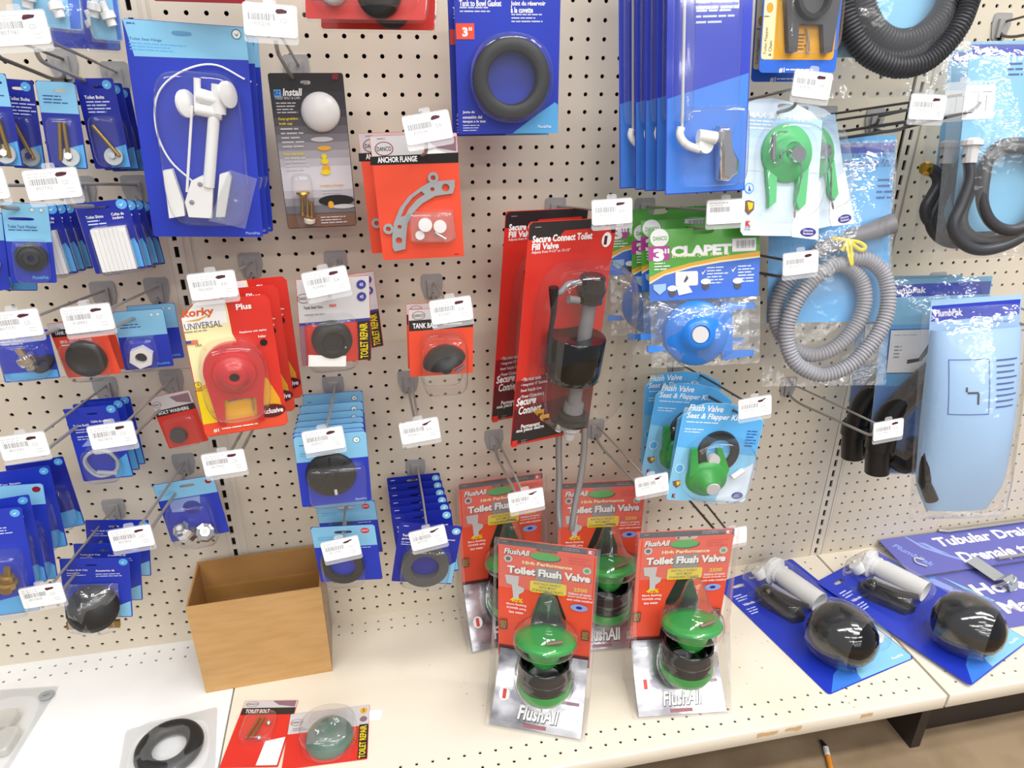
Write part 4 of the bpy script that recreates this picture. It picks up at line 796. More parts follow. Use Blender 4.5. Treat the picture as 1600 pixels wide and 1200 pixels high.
k.part('chain', MB().tube(smooth(line([(1.38, 5.34), (1.88, 5.28), (2.45, 5.29), (2.51, 5.71), (2.5, 6.03)], .1), 5), lambda i, l: .04 + .02 * math.sin(i * 2.3), 'grey_mid', 5))
k.blister(cc[0] - 1.62, cc[1] - 1.75, cc[0] + 1.62, cc[1] + 2.5, 1.25, 3); ko = k.done()
dup(ko, 'korky1', 'cream and red flapper card with a big red flapper, second one'); dup(ko, 'korky2', 'cream and red flapper card with a big red flapper, rearmost one')

# grey and red repair card
k = Pack('repair', 'tank_seal_pack', 'grey and red card with a round black seal, front one', 'hardware pack', 'red', 'toilet repair cards', r=.05)
k.poly([(.02, .02), (k.w - .02, .02), (k.w - .02, 2.35), (.02, 2.35)], 'grey_light').poly([(.02, 2.3), (k.w - .02, 2.3), (k.w - .02, 2.45), (.02, 2.45)], 'purple').poly([(.02, 2.45), (.25, 2.45), (.25, k.h - .03), (.02, k.h - .03)], 'mauve')
k.rect(k.w - .68, 2.45, k.w - .02, k.h - .03, 'black_soft').text('TOILET REPAIR', k.w - .58, k.h - .12, 2.0, .42, 'yellow', .02, 0, 90)
danco(k, .32, 1.0, .32, .25); k.text('Tank Seal Ven-', .28, 1.42, .95, .15, 'grey_dark', .02).text('REX', 1.55, 1.4, .36, .15, 'red', .03).micro(.3, 1.85, 1.5, 1, .15, 'grey_mid', 2)
for v in (.45, 1.1): k.disc(k.w - .42, v, .24, .24, 'purple').text('45', k.w - .52, v - .09, .2, .18, 'white_dim', .02)
cc = (1.56, 3.26); k.part('black_seal', MB().lathe([(0, .45), (.5, .45), (.58, .62), (.85, .6), (1.0, .4), (1.02, 0)], k.p(*cc, .06), (0, -1, 0), 'rubber', 30)); k.part('rivet', MB().ball(k.p(2.16, 3.57, .6), .09, 'chrome', 10, 5, (0, -1, 0), 0))
k.part('paper_slip', MB().prism(loc([(0.29, 3.84), (2.18, 4.09), (2.14, 4.68), (0.25, 4.46)])[::-1], -.62, -.58, 'label_paper'))
k.blister(0.21, 1.89, 2.87, 4.9, .85, 5); rpr = k.done()
dup(rpr, 'repair1', 'grey and red repair card tilted behind the front one')

# small red tank ball card
k = Pack('tankball', 'tank_ball_pack', 'small red card with a black tank ball, front one', 'hardware pack', 'red_orange', 'tank ball packs', r=.05)
k.rect(.02, .02, k.w - .02, .62, 'grey_light').poly([(.02, .62), (k.w - .02, .55), (k.w - .02, 1.15), (.02, 1.22)], 'black_soft'); danco(k, .55, .35, .36, .24)
k.text('TANK BALL', .22, .78, 1.35, .3, 'white', .03).rect(1.85, .85, 2.9, .95, 'grey_light')
c = k.p(1.74, 2.49, .75)
k.part('tank_ball', MB().lathe([(0, .55), (.3, .5), (.8, .3), (1.15, -.1), (1.2, -.25), (.6, -.4), (.42, -.6), (.3, -.95), (.22, -1.05), (0, -1.05)], c, (-.25, -.1, 1), 'rubber', 26))
k.part('plug', MB().tube(line([(2.46, 3.58), (2.97, 3.25)], .5), .12, 'mauve', 8)); k.blister(.55, 1.3, k.w - .45, k.h + .75, 1.5, 5); tb = k.done()
dup(tb, 'tankball1', 'small red tank ball card just behind the front one')

# light blue stopper cards
k = Pack('ltstack', 'stopper_pack', 'light blue headed card with a fluted black stopper, front one', 'hardware pack', 'blue', 'light blue stopper cards', r=.1)
k.top(1.62, 'blue_light'); badge(k, k.w - .55, .5, .2); k.micro(.25, .55, .4, 1, .12, 'blue_line', 2).micro(.25, 1.05, 1.3, 2, .15, 'blue_sky', 3); k.text('PlumbPak', 2.9, 4.25, .65, .14, 'blue_pale', .02)
cc = (1.75, 2.46); m = MB().lathe([(0, .5), (.25, .5), (.3, .35), (1.2, .3), (1.32, .2), (1.35, 0)], k.p(*cc, .06), (0, -1, 0), 'rubber', 32)
for i in range(8):
    a = i * math.pi / 4; m.tube([k.p(cc[0] + .3 * math.cos(a), cc[1] + .3 * math.sin(a), .36), k.p(cc[0] + 1.2 * math.cos(a), cc[1] + 1.2 * math.sin(a), .34)], .07, 'rubber', 5)
k.part('stopper', m); k.part('spout_tab', MB().tube([k.p(cc[0] + .15, cc[1] + .85, .35), k.p(cc[0] + .17, cc[1] + 1.15, .4)], .09, 'grey_light', 6)); k.blister(.45, 1.75, k.w - .15, k.h - .15, .75, 6); lt = k.done()
for i, n in enumerate(('second', 'third', 'fourth', 'fifth', 'sixth', 'seventh')): dup(lt, 'ltstack%d' % (i + 1), 'light blue headed stopper card, %s from the front' % n)

# gasket cards below
k = Pack('lowlt', 'flat_gasket_pack', 'light blue headed card with a black oval gasket, front one right of the box', 'hardware pack', 'blue', 'light blue gasket cards', r=.1, slot=(1.85, .45, 1.05, .2))
k.top(1.5, 'blue_light'); k.disc(k.w - .62, .42, .26, .2, 'red').text('NEW', k.w - .82, .34, .4, .14, 'white_dim', .02); k.micro(.3, .75, 1.4, 2, .16, 'blue_sky', 2).micro(2.5, 1.6, .9, 1, .14, 'white_dim', 3)
cc = (1.55, 2.75); m = MB().lathe([(.8, 0), (.8, .25), (1.25, .28), (1.3, 0)], k.p(*cc, .1), (0, -1, .0), 'rubber', 30); k.part('gasket', m)
k.blister(.3, 1.4, 2.9, k.h + .1, .7, 4); lo = k.done(); dup(lo, 'lowlt1', 'light blue headed gasket card behind the front one right of the box')
k = Pack('bluestack', 'tank_gasket_pack', 'dark blue card with a grey sponge gasket, tilted front one', 'hardware pack', 'blue_deep', 'dark blue gasket cards', r=.1, slot=(1.75, .35, .8, .18))
k.disc(k.w - .32, .38, .26, .24, 'blue_light').poly([(k.w - .45, .4), (k.w - .3, .5), (k.w - .2, .25)], 'white'); k.micro(.25, .2, .45, 1, .12, 'white_dim', 2)
k.text('Tank to bowl', .25, .8, 1.05, .17, 'white', .02).text('gasket kit', .25, 1.05, .8, .17, 'white', .02).micro(.25, 1.35, 1.1, 2, .15, 'white_dim', 4).text('Joint de réservoir', 2.1, .95, 1.35, .16, 'white', .02); k.poly([(2.4, 4.3), (3.0, 3.2), (3.7, 2.6), (3.7, 4.25)], 'blue_light')
m = MB().lathe([(.85, 0), (.85, .42), (1.42, .45), (1.45, 0)], k.p(1.85, 2.85, .06), (0, -1, 0), 'rubber_grey', 30); k.part('sponge_gasket', m)
k.blister(.35, 1.4, k.w - .3, k.h + .12, .75, 4); bs = k.done()
for i, n in enumerate(('second', 'third', 'fourth', 'fifth', 'sixth', 'seventh')): dup(bs, 'bluestack%d' % (i + 1), 'dark blue sponge gasket card, %s from the front' % n)

# flush valve seat and flapper kits
k = Pack('flushkit', 'flush_valve_kit', 'light blue kit card with a green flapper and black ring, front one', 'hardware pack', 'blue_light', 'flush valve seat kits', outline=[(.0, .9), (.5, .3), (1.4, .0), (2.8, -.05), (4.2, .2), (5.2, .7), (5.52, 1.0), (5.52, 6.5), (5.35, 6.69), (.15, 6.69), (0, 6.5)])
k.poly([(.03, .95), (1.4, .05), (2.8, .0), (4.2, .25), (5.48, 1.05), (5.48, 3.4), (.03, 3.0)], 'blue_sky').poly([(3.4, 6.6), (3.8, 5.0), (5.48, 3.9), (5.48, 6.5), (5.35, 6.65)], 'blue_ice')
k.text('Flush Valve', 0.31, 0.15, 2.3, .42, 'white', .02, .2).text('Seat & Flapper Kit', 0.26, 0.68, 3.6, .48, 'white', .02, .2).micro(0.32, 1.26, 3.2, 1, .18, 'blue_ice', 2).micro(0.32, 1.74, 1.4, 2, .18, 'blue_ice', 3); k.micro(4.53, 1.67, .8, 6, .2, 'blue_line', 4)
k.disc(0.49, 4.45, .3, .32, 'blue_ice').disc(0.49, 4.45, .24, .26, 'blue_sky').poly([(0.2, 5.35), (0.71, 5.27), (0.75, 5.61), (0.55, 5.82), (0.29, 5.63)], 'brown').poly([(0.46, 5.37), (0.7, 5.33), (0.68, 5.56), (0.54, 5.64)], 'yellow').text('K', 0.35, 6.22, .26, .3, 'red_dark', .05); k.disc(4.86, 6.2, .4, .25, 'purple').micro(4.62, 6.13, .45, 2, .12, 'white_dim', 6)
rc = (2.8, 3.16); k.part('black_ring', MB().lathe([(.85, 0), (.85, .2), (1.35, .25), (1.4, 0)], k.p(*rc, .05), (0, -1, 0), 'rubber', 32))
cc = (2.36, 5.03); m = MB().lathe([(0, 1.05), (.42, 1.02), (.55, .88), (.75, .48), (1.05, .28), (1.3, .2), (1.34, 0)], k.p(*cc, .1), (-.1, -1, -.25), 'green_rubber', 30)
for o in ([(0.85, 2.98), (1.23, 2.91), (1.6, 4.43), (1.1, 4.89)], [(2.57, 2.84), (2.87, 2.83), (3.67, 4.23), (3.55, 4.79), (2.88, 4.26)]): m.prism(loc(o)[::-1], -.45, -.15, 'green_rubber')
k.part('flapper', m); k.part('centre_disc', MB().lathe([(0, .06), (.42, .06), (.45, 0)], k.p(cc[0] + .1, cc[1] + .25, 1.13), (-.1, -1, -.25), 'grey_light', 18)); k.part('clear_float', MB().lathe([(0, .3), (.38, .28), (.42, 0)], k.p(2.5, 3.64, .2), (0, -1, 0), 'grey_light', 14))
k.part('spare_tube', MB().tube(line([(4.06, 4.8), (4.69, 4.26)], .3), .2, white, 8)); k.blister(0.54, 2.05, 5.21, 6.48, 1.25, 3); fk = k.done()
for i, n in ((1, 'second'), (2, 'third'), (3, 'rearmost')): dup(fk, 'flushkit%d' % i, 'light blue green flapper kit card, %s from the front' % n)

# ------------------------------------------------------------------ flush valve clamshells on the shelf
k = Pack('fl', 'flush_valve_pack', 'red and silver clamshell flush valve pack, nearest and left of the two front ones', 'hardware pack', 'red_orange', 'flush valve clamshells', outline=[(.3, .05), (6.25, .05), (6.3, .2), (6.3, 9.6), (.2, 9.6), (.2, .2)], slot=(3.25, .62, 1.5, .34), sx=6.65 / 6.5, sv=1.03)
k.poly([(.22, .1), (6.28, .1), (6.28, .52), (.22, .52)], 'black_soft').micro(.5, .25, .45, 1, .12, 'grey_mid', 2).micro(4.2, .2, 1.1, 2, .13, 'grey_mid', 3).rect(5.7, .16, 6.15, .48, 'red').text('K', 5.8, .2, .22, .24, 'white', .05)
k.rect(2.6, 1.9, 4.2, 3.0, 'grey_mid').poly([(2.95, 3.9), (4.0, 3.9), (4.6, 5.6), (4.8, 9.5), (2.2, 9.5), (2.4, 5.6)], 'black_soft').poly([(.25, 8.6), (6.25, 8.6), (6.25, 9.55), (.25, 9.55)], 'red_deep'); k.text('FlushAll', .62, .78, 1.62, .42, 'black', .05, .2).text('FlushAll', .58, .74, 1.62, .42, 'white', .03, .2)
k.disc(3.2, 1.12, .95, .32, 'black_soft', 28).disc(3.15, 1.06, .92, .3, 'green_ink', 28); k.micro(4.6, .85, 1.5, 3, .2, 'red', 4)
k.text('High Performance', 1.75, 1.52, 3.1, .34, 'yellow_pale', .04).text('Toilet Flush Valve', .85, 2.07, 5.2, .58, 'black', .06).text('Toilet Flush Valve', .8, 2.02, 5.2, .58, 'white', .05)
for u, v in ((.85, 1.5), (5.75, 1.7)): k.disc(u, v, .27, .27, 'grey_light').disc(u, v, .15, .15, 'grey_dark' if u < 2 else 'green_ink')
k.rect(2.25, 2.95, 4.55, 3.85, 'yellow', .15).text('INSTALLS EASILY', 2.5, 3.05, 1.7, .18, 'grey_dark', .01).text('INTO MOST', 2.85, 3.31, 1.05, .18, 'grey_dark', .01).text('STANDARD TOILETS', 2.4, 3.57, 1.95, .18, 'grey_dark', .01)
k.poly([(.65, 2.75), (1.55, 2.75), (1.5, 3.5), (1.9, 3.65), (1.85, 3.95), (1.55, 4.2), (1.55, 4.65), (1.2, 4.65), (1.15, 4.0), (1.1, 3.5), (.75, 3.4)], 'grey_light').text('40%', .98, 4.5, .85, .36, 'yellow', .03)
for i, (t, wd) in enumerate((('More flushing', 1.3), ('POWER using', 1.25), ('less water', .95))): k.text(t, .75 + (1.3 - wd) / 2, 4.95 + i * .3, wd, .22, 'white', .02)
k.text('2500', 5.0, 3.05, .85, .3, 'yellow', .03)
for i, (t, wd) in enumerate((('Gallons of water', 1.45), ('saved annually on', 1.5), ('each toilet installed', 1.6))): k.text(t, 4.6 + (1.6 - wd) / 2, 3.45 + i * .24, wd, .17, 'white', .02)
k.disc(5.4, 4.6, .55, .28, 'sign_light').disc(5.4, 4.6, .2, .12, 'blue_deep')
for u in (.3, 5.65): k.rect(u, 6.4, u + .5, 7.2, 'grey_dark').micro(u + .05, 6.5, .4, 5, .13, 'gold_ink', 7, rag=.1)
# sloping silver base panel, folded forward from the card
n = 10; prof = [(-.1 - 3.3 * (t ** 1.25), 3.6 - 3.48 * t) for t in [i / n for i in range(n + 1)]]
m = MB().loft([[(-3.0, y, z) for y, z in prof], [(3.0, y, z) for y, z in prof]], 'foil', True, closed=False)
def onpanel(u, v):      # u across, v 0 (fold) .. 1 (front edge)
    return (u, -.13 - 3.3 * (v ** 1.25), 3.62 - 3.48 * v)
for t, u, v0, v1, wd, c in (('FlushAll', -1.25, .72, .89, 2.7, 'white'), ('FlushAll', -1.21, .735, .905, 2.7, 'grey_dark')):
    V, F = glyphs(t, .03, .2); off = .02 if c == 'white' else .0
    m.add([tuple(Vector(onpanel(u + a * wd, v1 - b * (v1 - v0))) + Vector((0, -off, off * .6))) for a, b in V], F, c)
m.add([tuple(Vector(onpanel(-2.3 + .36 * math.cos(t), .62 + .085 * math.sin(t))) + Vector((0, -.01, .01))) for t in [6.283 * i / 16 for i in range(16)]], [tuple(range(16))], 'white')
V, F = glyphs('1', .04); m.add([tuple(Vector(onpanel(-2.42 + a * .24, .68 - b * .12)) + Vector((0, -.03, .02))) for a, b in V], F, 'red')
m.add([tuple(Vector(onpanel(1.5 + a, b)) + Vector((0, -.01, .01))) for a, b in ((0, .6), (1.2, .6), (1.2, .64), (0, .64))], [(0, 1, 2, 3)], 'mauve'); m.add([tuple(Vector(onpanel(-.8 + a, b)) + Vector((0, -.01, .01))) for a, b in ((0, .93), (1.5, .93), (1.5, .97), (0, .97))], [(0, 1, 2, 3)], 'red_dark')
m.build('base_panel', k.root)
X, Y = .33, -2.0; nd = Vector((0, .32, 1)).normalized(); dc = (X, Y, 6.65)
k.part('valve_disc', MB().lathe([(0, .22), (.2, .2), (1.2, .24), (1.85, .22), (1.96, .02), (1.88, -.14), (1.25, -.26), (1.1, -.7), (.9, -1.3), (.55, -1.7), (0, -1.75)], dc, nd, 'green_rubber', 36))
k.part('black_collar', MB().lathe([(1.2, 3.5), (1.42, 5.0), (1.5, 5.12), (1.6, 5.05), (1.58, 4.5), (1.7, 4.35), (1.7, 4.2), (1.58, 4.1), (1.72, 3.9), (1.68, 3.4), (1.2, 3.3)], (X, Y, 0), (0, 0, 1), 'black_gloss', 36))
k.part('green_base', MB().lathe([(1.2, 3.45), (1.74, 3.4), (1.8, 3.0), (1.6, 2.5), (1.0, 2.4)], (X, Y, 0), (0, 0, 1), 'green_rubber', 36)); k.part('chain_tab', MB().tube([tuple(Vector(dc) + Vector(q)) for q in ((.2, -.9, .62), (1.15, -.7, .8))], .12, 'brown', 6))
m = MB().lathe([(0, 3.3), (.45, 3.3), (.62, 3.0), (.95, 1.8), (1.3, 1.1), (2.0, .5), (2.1, .05), (2.0, -.2), (1.5, -.4)], dc, (0, .1, 1), 'blister', 32); m.lathe([(1.75, 5.3), (1.75, 4.6), (1.9, 4.3), (1.8, 4.05), (1.95, 3.7), (1.98, 3.0), (1.75, 2.3)], (X, Y, 0), (0, 0, 1), 'blister', 32); k.part('inner_blister', m)
m = MB(); hw, hh = 3.32, 12.65
for s_ in (-1, 1):      # clear side wings widening to the foot
    m.loft([[(s_ * hw, .02, .02), (s_ * hw, .02, 6), (s_ * hw, .02, hh)], [(s_ * hw, -3.5, .02), (s_ * (hw - .02), -1.1, 6), (s_ * (hw - .02), -.35, hh - .05)], [(s_ * (hw - .22), -3.55, .05), (s_ * (hw - .24), -1.15, 6), (s_ * (hw - .24), -.42, hh - .25)]], 'shell', False, closed=False)
m.loft([[(-hw, .02, hh), (hw, .02, hh)], [(-hw, -.35, hh - .05), (hw, -.35, hh - .05)], [(.24 - hw, -.42, hh - .25), (hw - .24, -.42, hh - .25)], [(.34 - hw, -.4, hh - .45), (hw - .34, -.4, hh - .45)], [(.34 - hw, -.5, 9.2), (hw - .34, -.5, 9.2)]], 'shell', False, closed=False)
m.add([(.22 - hw, -3.55, .05), (hw - .22, -3.55, .05), (hw, .02, .02), (-hw, .02, .02)], [(0, 1, 2, 3)], 'shell'); m.add([(.22 - hw, -3.57, .05), (hw - .22, -3.57, .05), (hw - .24, -3.35, .6), (.24 - hw, -3.35, .6)], [(0, 1, 2, 3)], 'shell'); k.part('clamshell', m)
fa = k.done()
dup(fa, 'fr', 'red and silver clamshell flush valve pack, right of the two front ones'); dup(fa, 'bl', 'red clamshell flush valve pack at the board, behind and left'); dup(fa, 'br', 'red clamshell flush valve pack at the board, between the two front ones')

# ------------------------------------------------------------------ cardboard box
def cbox():
    root = empty('cardboard_box', (-8.62, -5.25, SHELF), (0, 0, 2)); tag(root, 'open brown cardboard box standing on the shelf', 'box')
    W, D, H, t = 8.5, 4.6, 7.6, .12
    MB().prism([(-W / 2, 0), (W / 2, 0), (W / 2, H), (-W / 2, H)], 0, t, 'cardboard').build('front_panel', root)
    b = MB().prism([(-W / 2, 0), (W / 2, 0), (W / 2, H + .1), (-W / 2, H + .1)], D - t, D, 'cardboard_in'); b.build('back_panel', root)
    for s_ in (-1, 1):
        x = s_ * (W / 2 - t / 2); MB().box(x - t / 2, t, 0, x + t / 2, D - t, H, 'cardboard_in').build('side_panel', root)
    MB().box(-W / 2 + t, t, 0, W / 2 - t, D - t, t, 'cardboard_in').build('bottom_panel', root)
    MB().prism([(-W / 2 + t, H - 3.1), (W / 2 - t, H - 3.1), (W / 2 - t, H - 2.1), (-W / 2 + t, H - 2.1)], D - t - .03, D - t - .01, 'packing_tape').build('tape', root)
    MB().loft([[(W / 2 + .01, y, 0.02), (W / 2 + .01, y, H - .05)] for y in (.3, D)] + [[(W / 2 + .35, D, .3), (W / 2 + .3, D, H - .8)]], 'film', False, closed=False).build('loose_tape', root)
cbox()

# ------------------------------------------------------------------ left bay
ink('blue_bag', '4f86cf')
def corner_badge(k, m='blue_sky', u=None, v=.3, a=.22):
    u = k.w - .32 if u is None else u; k.disc(u, v, a, a, m).poly([(u - a * .5, v), (u - a * .1, v + a * .4), (u + a * .5, v - a * .5), (u - a * .05, v + a * .1)], 'white')
for key, lab, seed in (('bagC', 'bag of white plastic fittings on a blue card, lowest in the top left corner', 3), ('bagB', 'narrow bag of white plastic fittings in the top left corner, right one', 2), ('bagA', 'wide bag of white plastic fittings in the top left corner, left one', 1)):
    k = Pack(key, 'fittings_bag', lab, 'hardware pack', 'blue_light' if key != 'bagC' else 'blue', 'bags of white fittings'); w_, h_ = k.w, k.h
    k.micro(.2, .4, w_ * .6, 3, .18, 'blue_line', seed); k.rect(w_ * .82, .05, w_ - .04, h_ - .05, 'blue_mid')
    for j in range(2): k.part('fitting', MB().lathe([(0, .5), (.14, .5), (.14, .1), (.3, .08), (.3, -.2), (.2, -.22), (.2, -.5), (0, -.5)], k.p(w_ * (.3 + .38 * j), h_ * (.56 + .1 * j), .3), (.2 - .5 * j, -.1, 1), white, 12))
    k.part('clear_bag', pillow(MB(), w_ * 1.06, h_ * 1.08, .6, 'film', seed, z0=-.12, y0=-.06)); k.done()
for key, lab, head, n in (('boltA', 'blue card of brass bolts cut by the left edge', 'blue_light', 3), ('boltB', 'dark blue bolt card second from the left edge', 'blue', 1), ('boltC', 'light blue headed card with two upright brass bolts', 'blue_light', 2), ('boltD', 'dark blue card with one slanting brass bolt and steel washer', 'blue_deep', 1)):
    k = Pack(key, 'bolt_pack', lab, 'hardware pack', 'blue_deep', 'brass bolt cards', r=.08, slot=(.95 if key != 'boltB' else .7, .38, .5, .13))
    if head == 'blue_light': k.top(1.35, 'blue_light', .08).micro(.2, .6, 1.1, 3, .14, 'blue_line', 2)
    else: corner_badge(k, v=.28, a=.2); k.text('Toilet Bolts', .25, .75, .85, .15, 'white', .02).micro(.28, 1.0, 1.1, 4, .15, 'white_dim', 3)
    k.poly([(k.w * .45, k.h - .05), (k.w * .5, k.h - .9), (k.w - .05, k.h - 1.1), (k.w - .05, k.h - .05)], 'blue_sky')
    ang = {'boltA': (.25, .1, -.1), 'boltB': (-.35,), 'boltC': (.12, .02), 'boltD': (-.55,)}[key]
    for j, a in enumerate(ang):
        c = (k.w * (.5 + .16 * (j - (n - 1) / 2)), k.h * .68); L_ = .85
        k.part('bolt', MB().tube([k.p(c[0] - a * 0 + math.sin(a) * L_ * t, c[1] - math.cos(a) * L_ * t, .22) for t in [-1 + .08 * q for q in range(26)]], lambda i, l: .085 + .018 * (i % 2), 'brass_dull' if key != 'boltA' else 'brass', 8))
    k.part('washer', MB().lathe([(.1, 0), (.1, .05), (.42, .06), (.42, 0)], k.p(k.w * .6, k.h * .86, .15), (0, -1, .2), 'steel_grey', 18)); k.part('nut', MB().lathe([(0, .14), (.16, .14), (.18, 0)], k.p(k.w * .58, k.h * .85, .2), (0, -1, .2), 'chrome', 6, False))
    k.blister(.2, k.h * .4, k.w - .12, k.h - .1, .5, 5); r_ = k.done()
dup(r_, 'boltE', 'dark blue bolt card just right of the slanting bolt card'); dup(r_, 'boltF', 'dark blue bolt card nearest the upright, behind the others')

# washer card and the cards fanned behind it
k = Pack('lowerB', 'valve_part_pack', 'blue card low behind the washer card, light blue foot showing', 'hardware pack', 'blue', r=.08); k.rect(.03, k.h - .7, k.w - .03, k.h - .05, 'blue_sky'); k.part('chrome_nut', MB().lathe([(0, .3), (.25, .3), (.35, .1), (.35, 0)], k.p(.6, k.h - .35, .05), (0, -1, .3), 'chrome', 8, False)); k.done()
k = Pack('lowerA', 'valve_part_pack', 'dark blue card cut by the left edge beside the washer card', 'hardware pack', 'blue', r=.08); k.top(1.3, 'blue_light', .08); k.part('white_cap', MB().lathe([(0, .3), (.4, .28), (.5, 0)], k.p(.8, 2.4, .05), (0, -1, 0), white, 16)); k.done()
k = Pack('shims', 'shim_pack', 'dark blue card with a block of white plastic shims, front one', 'hardware pack', 'blue_deep', 'white shim cards', r=.08, slot=(1.05, .3, .8, .12))
corner_badge(k, u=k.w - .28, v=.22, a=.24); k.text('Toilet Shims', .3, .62, .75, .14, 'white', .02).micro(.32, .85, .8, 2, .15, 'white_dim', 2).text('Cuñas de', 1.4, .58, .55, .14, 'white', .02).text('inodoro', 1.42, .75, .48, .14, 'white', .02); k.poly([(1.9, 3.3), (1.85, 2.0), (2.1, 1.85), (2.2, 2.2), (2.2, 3.3)], 'blue_sky')
for j in range(8):      # the shims stand side by side
    u0 = .42 + j * .19; k.part('shim', MB().prism([(k.x(u0), k.z(3.25)), (k.x(u0 + .18), k.z(3.27)), (k.x(u0 + .18), k.z(1.2)), (k.x(u0), k.z(1.2))], -.55, -.1, white))
k.blister(.3, 1.1, 2.1, k.h + .05, .75, 8); sm_ = k.done()
for i, n in ((1, 'second'), (2, 'third'), (3, 'rearmost')): dup(sm_, 'shims%d' % i, 'dark blue card of white shims, %s of its row' % n)
for i, n in ((1, 'nearest'), (2, 'middle'), (3, 'farthest')): dup(sm_, 'fanw%d' % i, 'dark blue card fanned out behind the washer card, %s to the front' % n, 'cards fanned behind the washer card')
k = Pack('washer', 'washer_pack', 'light blue headed card with a round black rubber washer', 'hardware pack', 'blue', r=.08, slot=(.7, .72, 1.0, .14))
k.top(1.75, 'blue_light', .08).text('Toilet Tank Washer', .15, 1.0, 1.1, .14, 'blue_line', .02).micro(.16, 1.2, 1.2, 1, .12, 'blue_line', 3); badge(k, 1.15, .3, .09); badge(k, 1.5, .3, .09); k.text('PlumbPak', .85, 3.35, .65, .15, 'blue_sky', .03)
k.part('rubber_washer', MB().lathe([(.1, .2), (.15, .34), (.3, .34), (.34, .24), (.5, .22), (.55, .32), (.62, .3), (.66, 0)], k.p(.9, 2.45, .06), (0, -1, 0), 'rubber', 26)); k.blister(.2, 1.6, k.w - .15, k.h - .1, .7, 6); k.done()

# chrome fitting, red cap and hex nut cards
k = Pack('chromefit', 'fitting_pack', 'blue card with a chrome stem fitting at the left edge', 'hardware pack', 'blue', r=.08); k.rect(.05, k.h - .45, k.w - .05, k.h - .05, 'blue_sky'); k.micro(.3, .3, 1, 3, .15, 'white_dim', 2)
c = k.p(1.35, 1.35, .5); k.part('chrome_stem', MB().lathe([(0, .8), (.2, .8), (.2, .35), (.42, .3), (.45, 0), (.42, -.15), (.28, -.2), (.28, -.45), (0, -.45)], c, (-.25, -.25, 1), 'chrome', 16)); k.part('rubber_seal', MB().lathe([(.2, .1), (.55, .1), (.55, -.05), (.2, -.05)], k.p(1.9, 1.65, .3), (-.3, -.6, 1), 'rubber', 18)); k.blister(.25, .35, k.w - .1, k.h - .2, .95, 4); k.done()
k = Pack('redcap', 'black_cap_pack', 'red card with a round black cap, front one', 'hardware pack', 'red_orange', 'red cap cards', r=.06)
k.top(.35, 'grey_light', .06).rect(.03, .35, k.w - .03, .75, 'black_soft').text('TANK CAP', .2, .44, .85, .2, 'white', .02).text('SINK HOLE COVER', .3, .95, 1.6, .16, 'white', .02).micro(.32, 1.2, 1.3, 1, .13, 'white', 2)
k.part('black_cap', MB().lathe([(0, .3), (.6, .28), (.68, .36), (.9, .34), (.98, .2), (1.0, 0)], k.p(1.35, 2.0, .06), (0, -1, 0), 'rubber', 30)); k.blister(.25, .9, k.w - .25, k.h + .12, .65, 4); rc_ = k.done(); dup(rc_, 'redcap1', 'red cap card behind the front one')
k = Pack('nut', 'hex_nut_pack', 'light blue headed card with a white hex nut, front one', 'hardware pack', 'blue', 'white hex nut cards', r=.08)
k.top(1.45, 'blue_light', .08).micro(.2, .75, 1.4, 2, .15, 'blue_line', 2); badge(k, k.w - .3, .3, .1); badge(k, k.w - .62, .3, .1); k.text('PlumbPak', 1.65, 3.05, .65, .14, 'blue_sky', .02)
c = (1.0, 2.55); m = MB().prism(ell(k.x(c[0]), k.z(c[1]), .62, .62, 6, .3), -.55, -.06, white, [ell(k.x(c[0]), k.z(c[1]), .3, .3, 16)]); k.part('hex_nut', m); k.part('rubber_insert', MB().lathe([(0, .1), (.28, .1), (.28, 0)], k.p(*c, .1), (0, -1, 0), 'rubber', 16)); k.blister(.25, 1.35, 1.9, k.h - .1, .8, 4); nu = k.done(); dup(nu, 'nut1', 'light blue headed hex nut card behind the front one')
k = Pack('boltwasher', 'bolt_washer_pack', 'small red card with a grey rubber disc beside the red and yellow flappers', 'hardware pack', 'red', r=.05)
k.top(.95, 'grey_light', .05).poly([(.03, .95), (k.w - .03, .85), (k.w - .03, 1.25), (.03, 1.35)], 'black_soft').text('BOLT WASHERS', .18, 1.0, 1.75, .22, 'white', .02); danco(k, .3, .55, .25, .2); k.poly([(1.1, .2), (2.2, .15), (2.2, .8), (1.4, .6)], 'mauve')
k.part('rubber_disc', MB().lathe([(0, .3), (.45, .28), (.5, 0)], k.p(.85, 2.7, .06), (0, -1, 0), 'rubber_grey', 22)); k.blister(.2, 1.45, k.w - .15, k.h - .05, .45, 6); k.done()

# tubing cards
k = Pack('tubing', 'refill_tube_pack', 'dark blue card with coiled clear refill tube, front one', 'hardware pack', 'blue', 'refill tube cards', r=.1, slot=(1.35, .42, .55, .14))
corner_badge(k, u=k.w - .32, v=.22, a=.24); k.text('Toilet Refill', .25, 1.0, .8, .14, 'white', .02).text('Cable de relleno', 1.2, .82, 1.0, .14, 'white', .02).micro(.3, 1.3, .95, 2, .16, 'white_dim', 2).micro(.3, 1.75, .95, 2, .16, 'white_dim', 3); k.poly([(1.7, 4.6), (1.9, 3.6), (2.6, 3.1), (2.63, 4.6)], 'blue_sky').poly([(.4, 2.4), (.9, 1.9), (2.2, 1.85), (2.4, 2.4)], 'sign_light')
pts = [k.p(1.3 + .82 * math.cos(t) + .05 * math.sin(3 * t), 3.4 + .85 * math.sin(t), .3 + .12 * math.sin(t * .5)) for t in [.25 * i for i in range(76)]]
k.part('clear_tube', MB().tube(pts, .09, 'frost', 7)); k.part('tube_clip', MB().tube([k.p(1.0, 3.9, .45), k.p(2.0, 4.1, .45)], .13, 'frost', 8)); k.blister(.3, 2.4, 2.3, k.h - .05, .75, 4); tu = k.done()
